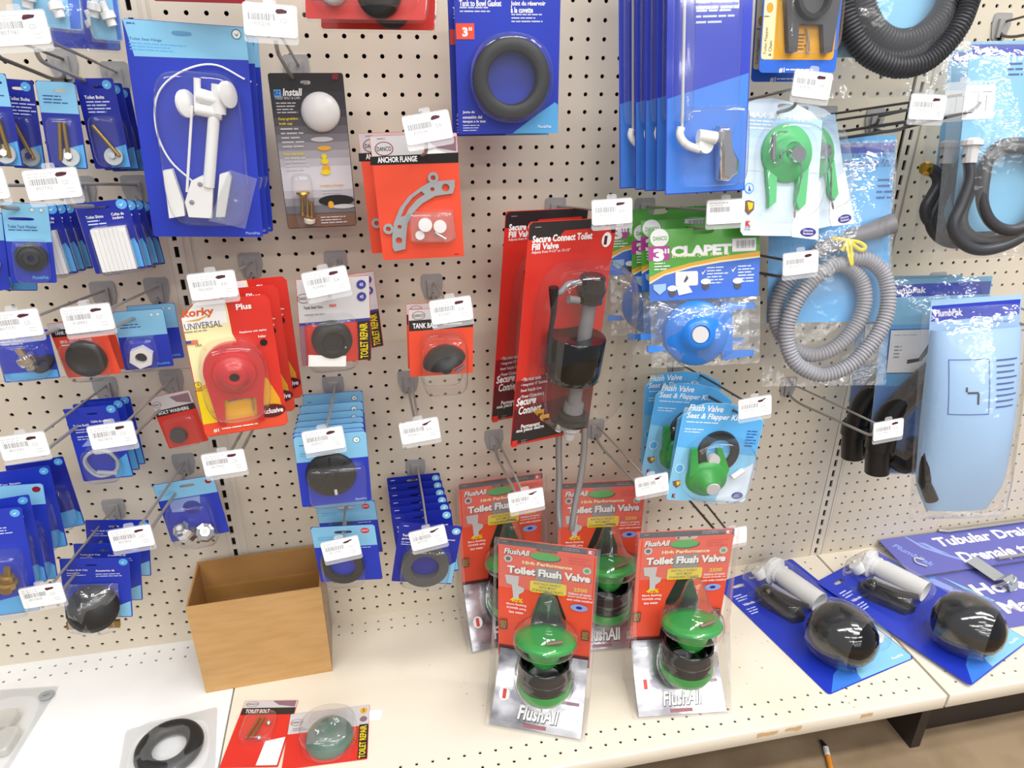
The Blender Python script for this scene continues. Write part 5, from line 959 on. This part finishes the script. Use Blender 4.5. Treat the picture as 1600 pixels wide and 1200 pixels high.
dup(tu, 'tubing1', 'dark blue refill tube card, second of its row'); dup(tu, 'tubing2', 'dark blue refill tube card, rearmost of its row')

# chrome handles
k = Pack('chrome', 'chrome_handle_pack', 'light blue headed card with two clear and chrome tap handles', 'hardware pack', 'blue', r=.08, slot=(1.95, .42, .9, .2))
k.top(1.25, 'blue_light', .08); k.disc(k.w - .38, .35, .2, .18, 'red_dark').micro(.2, .5, .9, 3, .16, 'blue_sky', 2); k.poly([(.6, 1.3), (2.5, 1.3), (2.3, 2.4), (.6, 2.2)], 'sign_light').disc(1.85, 2.05, .55, .5, 'blue_deep')
for c, ax_ in (((1.15, 3.45, .5), (-.25, -.5, .8)), ((2.35, 3.75, .55), (.2, -.7, .5))):
    k.part('tap_handle', MB().lathe([(0, .62), (.3, .62), (.36, .5), (.56, .45), (.62, .1), (.68, -.1), (.62, -.6), (.45, -.75), (0, -.75)], k.p(*c), ax_, 'chrome', 8, False)); k.part('handle_button', MB().lathe([(0, .06), (.16, .05), (.18, 0)], tuple(Vector(k.p(*c)) + Vector(ax_).normalized() * .62), ax_, white, 12))
k.blister(.35, 1.3, k.w - .45, k.h + .25, 1.15, 5); k.done()

# black gasket packs low down
k = Pack('blackthing', 'tap_gasket_pack', 'blue card with a round black rubber part in clear film, front one', 'hardware pack', 'blue', 'black rubber part cards', r=.08, slot=(1.6, .5, .6, .16))
corner_badge(k, v=.3, a=.24); k.text('Toilet Bolt Cap', .3, .75, 1.1, .15, 'white', .02).micro(.3, 1.0, 1.0, 2, .15, 'white_dim', 2).text('Accesorios de', 1.8, .8, 1.0, .15, 'white', .02).micro(1.8, 1.1, 1.4, 2, .15, 'white_dim', 3); k.poly([(2.5, 4.35), (2.7, 3.6), (3.55, 3.2), (3.55, 4.35)], 'blue_light')
c = k.p(1.7, 3.1, .7); k.part('rubber_boot', MB().lathe([(0, .55), (.5, .5), (1.1, .28), (1.4, .0), (1.4, -.12), (.8, -.15), (0, -.15)], c, (.05, -.8, .5), 'rubber', 26)); k.part('brass_strip', MB().box(-1.65, -.55, -.35, 1.2, -.35, .15, 'brass_dull')); k.part('steel_clip', MB().lathe([(.08, 0), (.1, .1), (.3, .1), (.32, 0)], k.p(1.2, 4.75, .4), (0, -1, .3), 'steel_grey', 14))
k.part('clear_film', pillow(MB(), 2.9, 3.6, 1.35, 'film', 7, x0=-.3, z0=-.95, y0=-.1)); bt = k.done()
dup(bt, 'blackthing1', 'blue card with a round black rubber part, second of its row'); dup(bt, 'blackthing2', 'blue card with a round black rubber part, rearmost of its row')

# tap part cards fanned out at the left edge
def fan(key, lab, head, metal_, seed):
    k = Pack(key, 'tap_part_pack', lab, 'hardware pack', 'blue' if seed % 2 else 'blue_deep', 'tap part cards at the left edge', r=.1)
    if head: k.top(1.3, 'blue_light').disc(k.w - .35, .35, .2, .18, 'red_dark')
    else: corner_badge(k, v=.3, a=.22); k.text('Tap Stem', .3, .75, 1.0, .16, 'white', .02); k.micro(.3, 1.05, 1.5, 3, .16, 'white_dim', seed)
    k.poly([(.1, k.h - .05), (.3, k.h - .9), (k.w - .3, k.h - 1.2), (k.w - .05, k.h - .9), (k.w - .05, k.h - .05)], 'blue_sky')
    c = k.p(k.w * .55, k.h * .62, .5); k.part('tap_stem', MB().lathe([(0, .9), (.16, .9), (.16, .4), (.32, .35), (.34, .0), (.5, -.05), (.5, -.3), (.3, -.35), (.3, -.7), (0, -.7)], c, (.2, -.2, 1), metal_, 12, seed % 3 != 0)); k.blister(.25, k.h * .36, k.w - .15, k.h - .2, .95, 5); k.done()
fan('fans', 'dark blue tap part card, farthest back of the left edge fan', False, 'chrome', 4); fan('fanr', 'blue tap part card, third from the front of the left edge fan', False, 'chrome', 3)
fan('fanq', 'light blue headed tap part card in the left edge fan', True, 'chrome', 5); fan('fanp', 'dark blue tap part card, second from the front of the left edge fan', False, 'steel_grey', 7); fan('fant', 'blue card with a brass stem, lowest at the left edge', False, 'brass_dull', 9)

# ------------------------------------------------------------------ hoses and bags on the right
def hose(k, name, pts, r_, m, rib=.2, amp=.045, n=10, step=None):
    P = smooth([Vector(p) for p in pts], 10); out = [P[0]]; d = rib / 4; acc = 0
    for a, b in zip(P, P[1:]):
        seg = (b - a).length; q = 0
        while acc + seg - q >= d: q += d - acc; acc = 0; out.append(a.lerp(b, min(1, q / seg)))
        acc += seg - q
    return k.part(name, MB().tube(out, lambda i, l: r_ + amp * (1, .3, -1, .3)[i % 4], m, n))
def tr(pts, ds): return [k.p(u, v, d) for (u, v), d in zip(pts, ds)]
k = Pack('hosebag', 'drain_hose_bag', 'bag with a coiled grey corrugated drain hose tied in yellow', 'hardware pack', 'blue_sky', outline=[(.2, .02), (7.6, .02), (7.6, 11.2), (.2, 11.2)], card='header_card')
hb = [(7.59, 0.45), (7.58, 1.01)]; k.rect(.22, hb[0][1], 7.58, hb[1][1], 'blue'); k.text("6' Corrugated Drain Hose", 5.07, 1.02, 2.2, .3, 'blue_deep', .01, .2).text('Insertion conduit de 1.8 m', 4.25, 1.38, 3.0, .28, 'blue_deep', .01, .2).text('Tuyau de décharge de 1.8 m', 4.33, 1.65, 3.0, .28, 'blue_deep', .01, .2); k.micro(6.59, 2.57, 1.0, 4, .35, 'blue_line', 3)
hose(k, 'corrugated_hose', tr([(4.92, 6.16), (4.04, 6.48), (3.15, 6.68), (1.96, 7.78), (0.88, 9.23), (0.58, 10.95), (1.31, 12.46), (2.71, 13.18), (4.17, 12.73), (5.36, 11.48), (5.86, 10.01), (5.58, 8.64), (4.77, 7.89), (3.86, 7.71), (2.65, 8.36), (1.46, 9.81), (0.89, 11.64), (1.28, 13.27), (2.28, 14.1), (3.43, 14.3), (5, 13.56), (6.4, 11.85), (6.99, 10.14), (6.8, 8.44), (5.87, 7.52), (4.63, 7.27)], [.8, .9, .9, .7, .6, .6, .7, .8, .8, .7, .7, .7, .9, 1.3, 1.5, 1.6, 1.6, 1.6, 1.6, 1.6, 1.6, 1.5, 1.3, 1.1, 1.1, 1.2]), .44, 'hose_grey')
k.part('hose_cuff', MB().tube(tr([(4.69, 6.1), (5.68, 5.84), (6.34, 5.63), (7.27, 5.32)], [.8, .8, .8, .8]), lambda i, l: (.5, .5, .58, .62)[i], 'grey_plastic', 16))
k.part('yellow_tie', MB().tube(smooth(tr([(3.36, 6.13), (4.15, 6.31), (4.93, 6.44), (5.33, 6.73), (5.06, 6.89), (4.37, 6.43), (4.21, 6.53), (4.48, 7.6), (4.59, 7.61), (4.37, 6.43), (3.95, 6.92)], [1.6, 1.7, 1.7, 1.7, 1.7, 1.75, 1.8, 1.8, 1.75, 1.8, 1.7]), 5), .12, 'yellow_tie', 5, flat=.4))
k.part('clear_bag', pillow(MB(), k.w, k.h * .98, 2.2, 'film', 11, 16, 24, y0=-.1, wr=.1)); k.done()
k = Pack('blackhose', 'corrugated_hose_bag', 'bag with a coiled black corrugated hose at the top right', 'hardware pack', 'blue_light', outline=[(.6, .02), (6.8, .02), (6.8, 9.0), (.6, 9.0)], card='header_card')
hose(k, 'corrugated_hose', tr([(1.5, 3.8), (1.61, 5.35), (1.74, 6.45), (2.11, 7.33), (2.7, 7.98), (3.67, 8.36), (4.8, 8.21), (5.73, 7.62), (6.35, 6.82), (6.76, 5.7), (6.76, 4.19), (5.82, 2.87)], [.8] * 12) , .52, 'hose_black')
hose(k, 'corrugated_hose', tr([(0.16, 4.57), (0.31, 6.59), (0.73, 7.87), (1.42, 8.93), (2.39, 9.51), (3.55, 9.83), (4.88, 9.65), (6, 8.93), (6.91, 7.88), (7.46, 6.75), (7.81, 5.54), (7.78, 3.8)], [1.0, 1.0, 1.1, 1.2, 1.2, 1.2, 1.2, 1.2, 1.2, 1.1, 1.1, 1.0]), .55, 'hose_black')
hose(k, 'corrugated_hose', tr([(0.87, 4.18), (1.05, 6.44), (1.47, 7.72), (2.16, 8.62), (3.51, 9.09), (4.94, 8.91), (5.87, 8.27), (6.67, 7.22), (7.17, 6.02), (7.31, 3.95)], [.3] * 10), .5, 'hose_black')
k.part('clear_bag', pillow(MB(), k.w, k.h, 1.9, 'film', 12, 14, 18, y0=-.1)); k.done()
k = Pack('plumbhose', 'fill_hose_bag', 'bag with a coiled dark hose and pale end fitting, front one', 'hardware pack', 'blue_light', 'coiled fill hose bags', outline=[(1.0, .02), (7.5, .02), (7.5, 10.4), (1.0, 10.4)], card='header_card')
k.poly([*[(1.1, 0.15)], (7.45, .3), (7.45, .95), *[(1.16, 0.7)]], 'blue'); k.text('PlumbPak', 1.3, 0.29, 1.35, .32, 'white', .04)
k.micro(3.34, 1.17, 1.2, 3, .28, 'blue_line', 2); k.poly([(0.99, 2.29), (2.73, 2.33), (2.75, 4.09), (0.91, 4.12)], 'white')
for a, b in (([(1.17, 2.63), (2.53, 2.63)]), ([(1.74, 2.69), (1.74, 3.54)]), ([(2.21, 2.7), (2.23, 3.64)])): k.poly([a, (a[0] + .06, a[1] - .02), (b[0] + .06, b[1]), (b[0], b[1] + .06)], 'grey_mid')
def hosecoil(k):
    k.part('fill_hose', MB().tube(smooth(tr([(0.93, 6.03), (1.12, 7.37), (0.79, 8.8), (0.42, 9.97), (1.01, 10.91), (2.14, 11.42), (3.6, 11.25), (5, 10.6), (6.31, 9.36), (6.51, 7.91), (5.7, 6.28), (4.37, 5.62), (3.12, 5.58), (2.23, 6.16), (1.89, 7.39), (1.93, 8.66), (2.44, 9.68), (3.29, 10.26), (4.27, 10.3), (5.28, 9.69), (5.92, 8.62), (5.94, 7.35), (5.12, 6.26), (3.91, 5.82), (2.79, 6), (2.12, 6.87), (1.58, 8.1), (1.23, 9.36), (1.53, 10.29), (2.57, 10.88), (3.94, 10.84), (5.42, 10.07), (6.41, 8.63)], [.8, .9, .9, .9, .9, .9, .8, .7, .6, .6, .6, .6, .7, .8, 1.0, 1.0, 1.0, 1.0, 1.0, 1.0, .9, .8, .8, .8, .6, .5, .4, .4, .4, .4, .4, .4, .4]), 6), .33, 'hose_black', 10))
    k.part('hose_fitting', MB().lathe([(0, .75), (.34, .75), (.55, .6), (.6, .35), (.42, .3), (.4, -.6), (0, -.6)], k.p(1.06, 5.95, .85), (.05, 0, 1), 'grey_light', 12, False))
hosecoil(k); k.part('clear_bag', pillow(MB(), k.w, k.h, 1.7, 'film', 13, 14, 20, y0=-.1)); ph = k.done(); r_ = dup(ph, 'plumbhose1', 'bag with a coiled dark hose and brass nut, behind the front one')
u, v = [(-0.16, 6.81)][0]; w_, h_ = POSE['plumbhose1'][2:]
MB().lathe([(0, .4), (.3, .4), (.42, .2), (.42, -.2), (.3, -.3), (.25, -.7), (0, -.7)], (u - w_ / 2, -.85, h_ - v), (-.75, -.4, .2), 'brass', 8, False).build('brass_nut', r_)
MB().tube(smooth([Vector((u - w_ / 2, -.5 - .35, h_ - v)) for u, v in [(0, 6.82), (0.51, 7.17), (0.69, 7.75), (0.41, 8.4), (0.08, 9.07), (0.23, 9.75), (0.94, 10.37)]], 6), .36, 'hose_black', 10).build('hose_end', r_)
k = Pack('elbow', 'drain_elbow_bag', 'blue headed bag with a black drain elbow, front one', 'hardware pack', 'blue_light', 'black drain elbow bags', outline=[(.05, .02), (6.4, .02), (6.4, 14.3), (.05, 14.3)], card='header_card')
k.rect(.08, .35, 6.35, 1.2, 'blue'); k.text('PlumbPak', .35, .55, 2.2, .42, 'white', .03); k.micro(3.2, 1.6, 2.4, 2, .28, 'blue_line', 2); k.rect(.08, 3.1, 6.35, 7.5, 'blue_sky').rect(.08, 7.5, 6.35, 14.2, 'blue_bag'); k.rect(.6, 3.4, 3.8, 6.6, 'blue_line').rect(.68, 3.48, 3.72, 6.52, 'white').micro(.9, 3.8, 1.6, 1, .2, 'grey_light', 3).poly([(1.9, 5.6), (2.6, 5.5), (3.1, 4.5), (3.4, 4.1), (3.5, 4.3), (3.2, 5.0), (2.8, 5.7), (1.9, 5.9)], 'black'); k.micro(1.0, 4.6, .5, 4, .25, 'grey_mid', 4)
k.part('elbow_pipe', MB().tube(smooth(tr([(3.8, 5.76), (2.78, 6.71), (1.65, 8.18), (0.9, 9.35), (0.53, 10.9), (0.39, 12.14), (0.44, 13.66)], [.9, 1.0, 1.0, 1.0, 1.0, 1.0, 1.0]), 8), .82, 'black_plastic', 18)); k.part('pipe_collar', MB().tube(tr([(0.49, 10.9), (0.42, 11.78)], [1.0, 1.0]), .98, 'black_plastic', 18)); k.part('lower_pipe', MB().tube(smooth(tr([(1.37, 12.67), (2.31, 13.2), (2.83, 12.49), (2.99, 11.26)], [.6, .7, .8, .8]), 5), .7, 'black_plastic', 14))
k.part('clear_bag', pillow(MB(), k.w, k.h, 2.1, 'film', 14, 14, 22, y0=-.1)); el_ = k.done(); dup(el_, 'elbow1', 'blue headed bag with a black drain elbow, hanging behind left of the front one')
k = Pack('bigbag', 'drain_pipe_bag', 'long pale blue bag of black drain pipe, hanging lowest at the right', 'hardware pack', 'blue_pale', outline=[(.02, .02), (5.28, .02), (5.28, 2.2), (.02, 2.2)], card='header_card')
k.poly([(.1, .4), (5.2, .3), (5.2, 1.25), (.1, 1.4)], 'blue'); k.text('PlumbPak', .3, .65, 1.6, .45, 'white', .03); k.text('Drenaje', 3.6, 1.5, 1.1, .24, 'blue_line', .0)
n = 16; rows = []           # the filled bag: a bulging printed sleeve
for i in range(n + 1):
    t = i / n; z = k.h - 1.9 - t * (k.h - 2.2); wl = 2.62 + .12 * math.sin(3 * t) - (.75 * max(0, t - .85) / .15 if t > .85 else 0); dp = .25 + 1.45 * math.sin(math.pi * min(1, .12 + t * .85)); sh_ = -.25 * t
    rows.append([(sh_ + wl * math.cos(a), -.15 - dp * max(0, math.sin(a)) ** .7 + .25 * min(0, math.sin(a)) * -1 * .3, z) for a in [math.pi * (1 - q / 14) for q in range(15)]])
k.part('printed_sleeve', MB().loft(rows, 'blue_pale', True, closed=False)); k.part('drain_pipe', MB().tube([(-2.1, -.4, 9.5), (-2.35, -.5, 6), (-2.5, -.6, 2.5), (-2.0, -.6, 1.2)], .42, 'black_plastic', 14))
m = MB(); 
def onsleeve(u, v): t = max(0, (v - 1.9) / (k.h - 2.2)); dp = .25 + 1.45 * math.sin(math.pi * min(1, .12 + t * .85)); q = min(1, abs(u + .25 * t) / 2.65); return (u, -.17 - dp * (1 - q * q) ** .35, k.h - v)
def patch(u0, v0, u1, v1, mm, off=.02, nn=6):
    g = [[tuple(Vector(onsleeve(u0 + (u1 - u0) * i / nn, v0 + (v1 - v0) * j / nn)) + Vector((0, -off, 0))) for i in range(nn + 1)] for j in range(nn + 1)]; m.loft(g, mm, True, closed=False)
for a, b, c, d in ((-1.9, 3.6, .35, 3.65), (-1.9, 7.0, .35, 7.05), (-1.9, 3.6, -1.86, 7.05), (.31, 3.6, .35, 7.05)): patch(a, b, c, d, 'blue_line')
for j in range(9): patch(.75, 3.7 + j * .36, 1.9 if j % 3 else 2.1, 3.8 + j * .36, 'blue_line')
patch(-.9, 5.6, -.3, 5.72, 'black_soft'); patch(-.35, 5.7, -.25, 6.4, 'black_soft'); patch(-1.0, 5.3, -.9, 5.6, 'black_soft'); m.build('sleeve_printing', k.root, kind='stuff')
k.part('clear_bag', pillow(MB(), k.w * 1.16, k.h * 1.0, 2.7, 'film', 15, 14, 24, z0=-.5, y0=.05)); k.done()

# ------------------------------------------------------------------ float valves lying on the shelf
def floatpack(key, lab):
    global k
    k = Pack(key, 'float_valve_pack', lab, 'hardware pack', 'blue', 'float valve packs on the shelf', r=.25, slot=(1.7, 1.0, 1.2, .35)); W, H = k.w, k.h
    k.poly([(W * .35, H - .1), (W * .55, H - 2.2), (W * .8, H - 3.6), (W - .05, H - 4.4), (W - .05, H - .3), (W - .3, H - .05)], 'blue_light').poly([(.3, H - .05), (W * .2, H - 1.2), (W * .45, H - 2.0), (W * .38, H - .05)], 'blue_glow')
    k.text('Float Valve', 3.2, .5, 1.3, .3, 'white', .02).micro(.4, 1.9, 1.2, 3, .28, 'white_dim', 2).text('Válvula', .5, 2.9, 1.1, .26, 'white', .02).micro(.4, 3.5, 1.0, 3, .26, 'white_dim', 4); k.text('PlumbPak', W - 1.6, H - .7, 1.1, .22, 'white', .02)
    B = k.p(W * .5 - 1.0, H - 2.45, 2.1)
    k.part('float_ball', MB().lathe([(0, 2.5), (.7, 2.42), (1.3, 2.1), (1.8, 1.5), (2.1, .7), (2.2, 0), (2.15, -.7), (1.85, -1.5), (1.2, -2.05), (.6, -2.25), (0, -2.3)], B, (.25, -.05, -1), 'black_gloss', 36))
    k.part('valve_tube', MB().lathe([(.62, 0), (.62, .3), (.8, 1.0), (.85, 4.4)], k.p(5.0, 1.6, .95), (.1, 0, -1), white, 22))
    k.part('valve_head', MB().lathe([(0, -.5), (.6, -.5), (.62, -.2), (1.15, -.15), (1.2, .25), (.8, .35), (.8, .6), (0, .6)], k.p(4.85, 1.4, .95), (.15, -.1, -1), white, 14, False)); k.part('head_lever', MB().tube([k.p(3.6, .8, .9), k.p(4.4, 1.0, 1.1), k.p(5.9, 1.9, 1.0)], .3, white, 8)); k.part('inlet_cap', MB().lathe([(0, .5), (.55, .45), (.6, -.3), (0, -.3)], k.p(3.7, 1.2, .8), (-.4, -.6, .5), white, 12))
    k.part('black_bracket', MB().prism([(k.x(u), k.z(v)) for u, v in ((2.0, 2.6), (2.4, 2.2), (3.3, 2.6), (4.0, 5.6), (3.6, 6.4), (2.6, 6.2), (1.7, 3.6))][::-1], -.65, -.1, 'black_plastic')); k.part('black_knob', MB().ball(k.p(2.75, 3.1, .7), (.6, .6), 'black_gloss', 16, 8)); k.part('float_arm', MB().tube([k.p(3.0, 3.4, .9), k.p(3.5, 4.9, 1.0), k.p(3.9, 6.2, 1.3)], .22, 'black_plastic', 8)); k.part('clear_rod', MB().tube([k.p(3.6, 2.7, .8), k.p(4.2, 5.2, .8)], .18, 'frost', 8))
    k.part('lock_nut', MB().lathe([(.3, 0), (.75, 0), (.75, .4), (.3, .4)], k.p(W - 1.3, H - 2.6, .1), (.2, -1, .2), white, 12)); k.part('washer', MB().lathe([(.2, 0), (.55, .05), (.55, .12), (.2, .12)], k.p(W - 1.5, H - 3.4, .55), (.5, -1, .2), white, 14))
    k.blister(1.5, .5, 6.3, 7.0, 1.9, 4); k.part('ball_blister', MB().lathe([(2.05, 1.6), (2.35, .75), (2.42, 0), (2.38, -.75), (2.1, -1.6)], B, (.25, -.05, -1), 'blister', 32)); k.blister(W - 2.4, H - 4.2, W - .3, H - 1.4, .9, 3, name='nut_blister')
    return k.done()
floatpack('f1', 'blue float valve card with black ball, left one of two on the shelf'); floatpack('f2', 'blue float valve card with black ball, right one lying over the shelf joint')

# ------------------------------------------------------------------ signs lying on the right shelf
k = Pack('sign2', 'shelf_sign', 'long violet blue sign lying nearer the shelf front, lettering starting Ho', 'sign', 'sign_blue', 'shelf signs', r=.1, t=.06)
k.poly([(.3, .3), (1.4, .3), (2.6, 2.2), (3.9, 4.6), (3.7, 4.7), (2.0, 2.4)], 'sign_light').poly([(2.2, .2), (3.4, 2.0), (4.4, 3.6), (4.0, 3.6), (3.0, 2.0)], 'blue_light'); k.text('Hose', 3.6, 1.55, 5.0, 1.35, 'white', .035).text('Mangueras', 4.2, 3.75, 9.5, 1.7, 'white', .035); k.text('PlumbPak', .5, .1, 1.2, .2, 'blue_sky', .02); k.done()
k = Pack('sign1', 'shelf_sign', 'long violet blue Tubular Drainage sign lying against the pegboard', 'sign', 'sign_blue', 'shelf signs', r=.12, t=.06)
k.poly([(2.6, .03), (2.75, .03), (3.6, 1.6), (5.2, 3.0), (6.9, 4.3), (6.6, 4.35), (4.6, 2.9), (3.2, 1.6)], 'sign_light').poly([(3.3, .9), (3.9, 1.1), (4.6, 2.2), (5.2, 2.8), (4.2, 2.2)], 'sign_light'); k.text('PlumbPak', 1.15, .65, 3.4, .62, 'sign_light', .02, .2, -58)
k.text('Tubular Drainage', 4.87, 0.65, 12.6, 1.5, 'white', .035).text('Drenaje tubular', 5.64, 2.65, 11.0, 1.65, 'white', .035); k.part('wire_rail', MB().tube([k.p(6.2, -.05, .15), k.p(6.9, .25, .2), k.p(26, .25, .2)], .14, 'wire', 8)); k.part('wire_rail', MB().tube([k.p(8.6, 4.2, .3), k.p(27, 4.3, .3)], .14, 'wire', 8))
k.part('rail_hook', MB().tube(smooth([Vector(k.p(*q)) for q in ((2.2, 3.0, .05), (1.6, 2.7, .1), (1.3, 3.2, .1), (1.9, 3.8, .1))], 5), .08, 'grey_light', 6)); k.done()
root = empty('sign_clip', (50.4, -6.6, -18.6), (0, 0, 18)); tag(root, 'bent steel spring clip gripping the violet blue signs', 'clip')
MB().loft([[(-.75, 2.6, .75), (.75, 2.6, .75)], [(-.75, .2, .45), (.75, .2, .45)]], 'steel_grey', False, closed=False).build('blade', root)
MB().loft([[(-.75, .2, .45), (.75, .2, .45)], [(-.7, -.3, .95), (.7, -.3, .95)], [(-.7, -.8, .8), (.7, -.8, .8)], [(-.6, -1.1, .15), (.6, -1.1, .15)]], 'steel_grey', False, closed=False).build('spring_bend', root)
MB().tube(smooth([Vector(q) for q in ((-.9, -.2, .3), (-.6, -.7, .9), (0, -.8, .5), (.5, -.7, .95), (.9, -.2, .3))], 5), .12, 'chrome', 8).build('spring_coil', root)

# ------------------------------------------------------------------ loose things at the front of the shelf
k = Pack('toiletbolt', 'toilet_bolt_pack', 'red and grey card of brass toilet bolts lying at the front edge of the picture', 'hardware pack', 'red', r=.06)
k.top(.6, 'grey_light', .06).rect(.03, .6, k.w - .03, 1.15, 'black_soft').text('TOILET BOLT', .3, .72, 1.6, .3, 'white', .02); danco(k, .6, .3, .42, .22); k.poly([(1.9, .05), (k.w - .1, .05), (k.w - .1, .55), (2.4, .4)], 'mauve').poly([(2.3, 3.2), (3.5, 2.9), (3.5, 4.9), (2.2, 4.9)], 'white')
for j in range(2): k.part('brass_bolt', MB().tube([k.p(1.1 + .35 * j, 3.2, .25), k.p(1.5 + .3 * j, 1.6, .25)], .1, 'brass', 8))
for c in ((2.2, 2.0), (1.9, 3.1)): k.part('acorn_nut', MB().ball(k.p(*c, .25), .18, 'chrome', 12, 6))
k.blister(.6, 1.25, 2.7, 3.5, .65, 5); k.done()
k = Pack('greenball', 'tank_ball_card', 'grey and red card with a green tank ball at the front edge of the picture', 'hardware pack', 'red', r=.06)
k.top(1.6, 'grey_light', .06).rect(k.w - .62, 1.5, k.w - .03, k.h - .05, 'black_soft').text('TOILET REPAIR', k.w - .55, k.h - .1, 2.4, .42, 'yellow', .02, 0, 90); danco(k, .5, .75, .4, .26); k.disc(k.w - .38, .42, .24, .24, 'gold_ink').text('5', k.w - .46, .28, .16, .28, 'brown', .03); k.disc(k.w - .36, 1.1, .24, .22, 'mauve').micro(.3, 1.2, 1.0, 2, .15, 'grey_mid', 2)
k.part('green_ball', MB().lathe([(0, 1.15), (.7, 1.05), (1.3, .6), (1.5, .2), (1.5, 0)], k.p(2.75, 2.35, .06), (0, -1, 0), 'green_grey', 32)); k.part('crumpled_film', pillow(MB(), 2.4, 2.4, .25, 'film', 5, x0=.1, z0=.7, y0=-1.1, wr=.2)); k.blister(.9, .55, 4.55, 4.05, 1.4, 2.4); k.done()
st_ = MB().add([(-.55, -.35, 0), (.4, -.45, 0), (.55, .3, .03), (-.35, .42, .02)], [(0, 1, 2, 3)], 'label_paper').build('paper_label'); st_.location = Vector((-1.5, -9.5, SHELF + .03)) * IN; tag(st_, 'small blank white label lying beside the green tank ball card', 'label')
k = Pack('ringbag', 'gasket_ring_bag', 'clear bag with a fat black rubber ring on the white shelf', 'hardware pack', 'film_soft', r=.3, t=.02, card='bag_back')
k.part('rubber_ring', MB().lathe([(1.0 + .52 * (1 + math.cos(t)), .42 + .42 * math.sin(t)) for t in [6.2832 * i / 14 for i in range(15)]], k.p(2.9, 2.7, 0), (0, -1, 0), 'rubber', 36)); k.part('clear_bag', pillow(MB(), k.w, k.h, 1.0, 'film_soft', 21, 14, 14, y0=-.03, wr=.16)); k.done()
k = Pack('parts', 'parts_bag', 'milky clear bag of cream plastic parts at the left end of the white shelf', 'hardware pack', 'film_soft', r=.3, t=.02, card='bag_back')
k.part('washer', MB().lathe([(.18, 0), (.2, .1), (.45, .1), (.46, 0)], k.p(4.2, .9, .1), (0, -1, .2), 'steel_grey', 16))
for c in ((2.6, 3.2), (3.4, 4.6), (2.0, 5.6)): k.part('plastic_part', MB().rbox(k.p(*c, .4), (1.5, .5, 1.9), 'frost_cream', .3))
k.part('clear_bag', pillow(MB(), k.w, k.h, 1.0, 'film_soft', 22, 14, 18, y0=-.03, wr=.15)); k.done()
root = empty('pencil_stub', (30.5, -14.3, FLOOR), (0, 0, -22)); tag(root, 'stub of an orange and white brush handle on the concrete floor', 'brush')
MB().tube([(0, -2.2, .2), (0, .2, .2)], .2, 'pencil_orange', 8).build('handle', root); MB().tube([(0, .2, .2), (0, .9, .2)], .21, 'label_paper', 8).build('ferrule', root); MB().tube([(0, .9, .2), (-.2, 1.5, .18)], lambda i, l: .2 - .1 * i, 'black_soft', 8).build('bristle_tip', root)
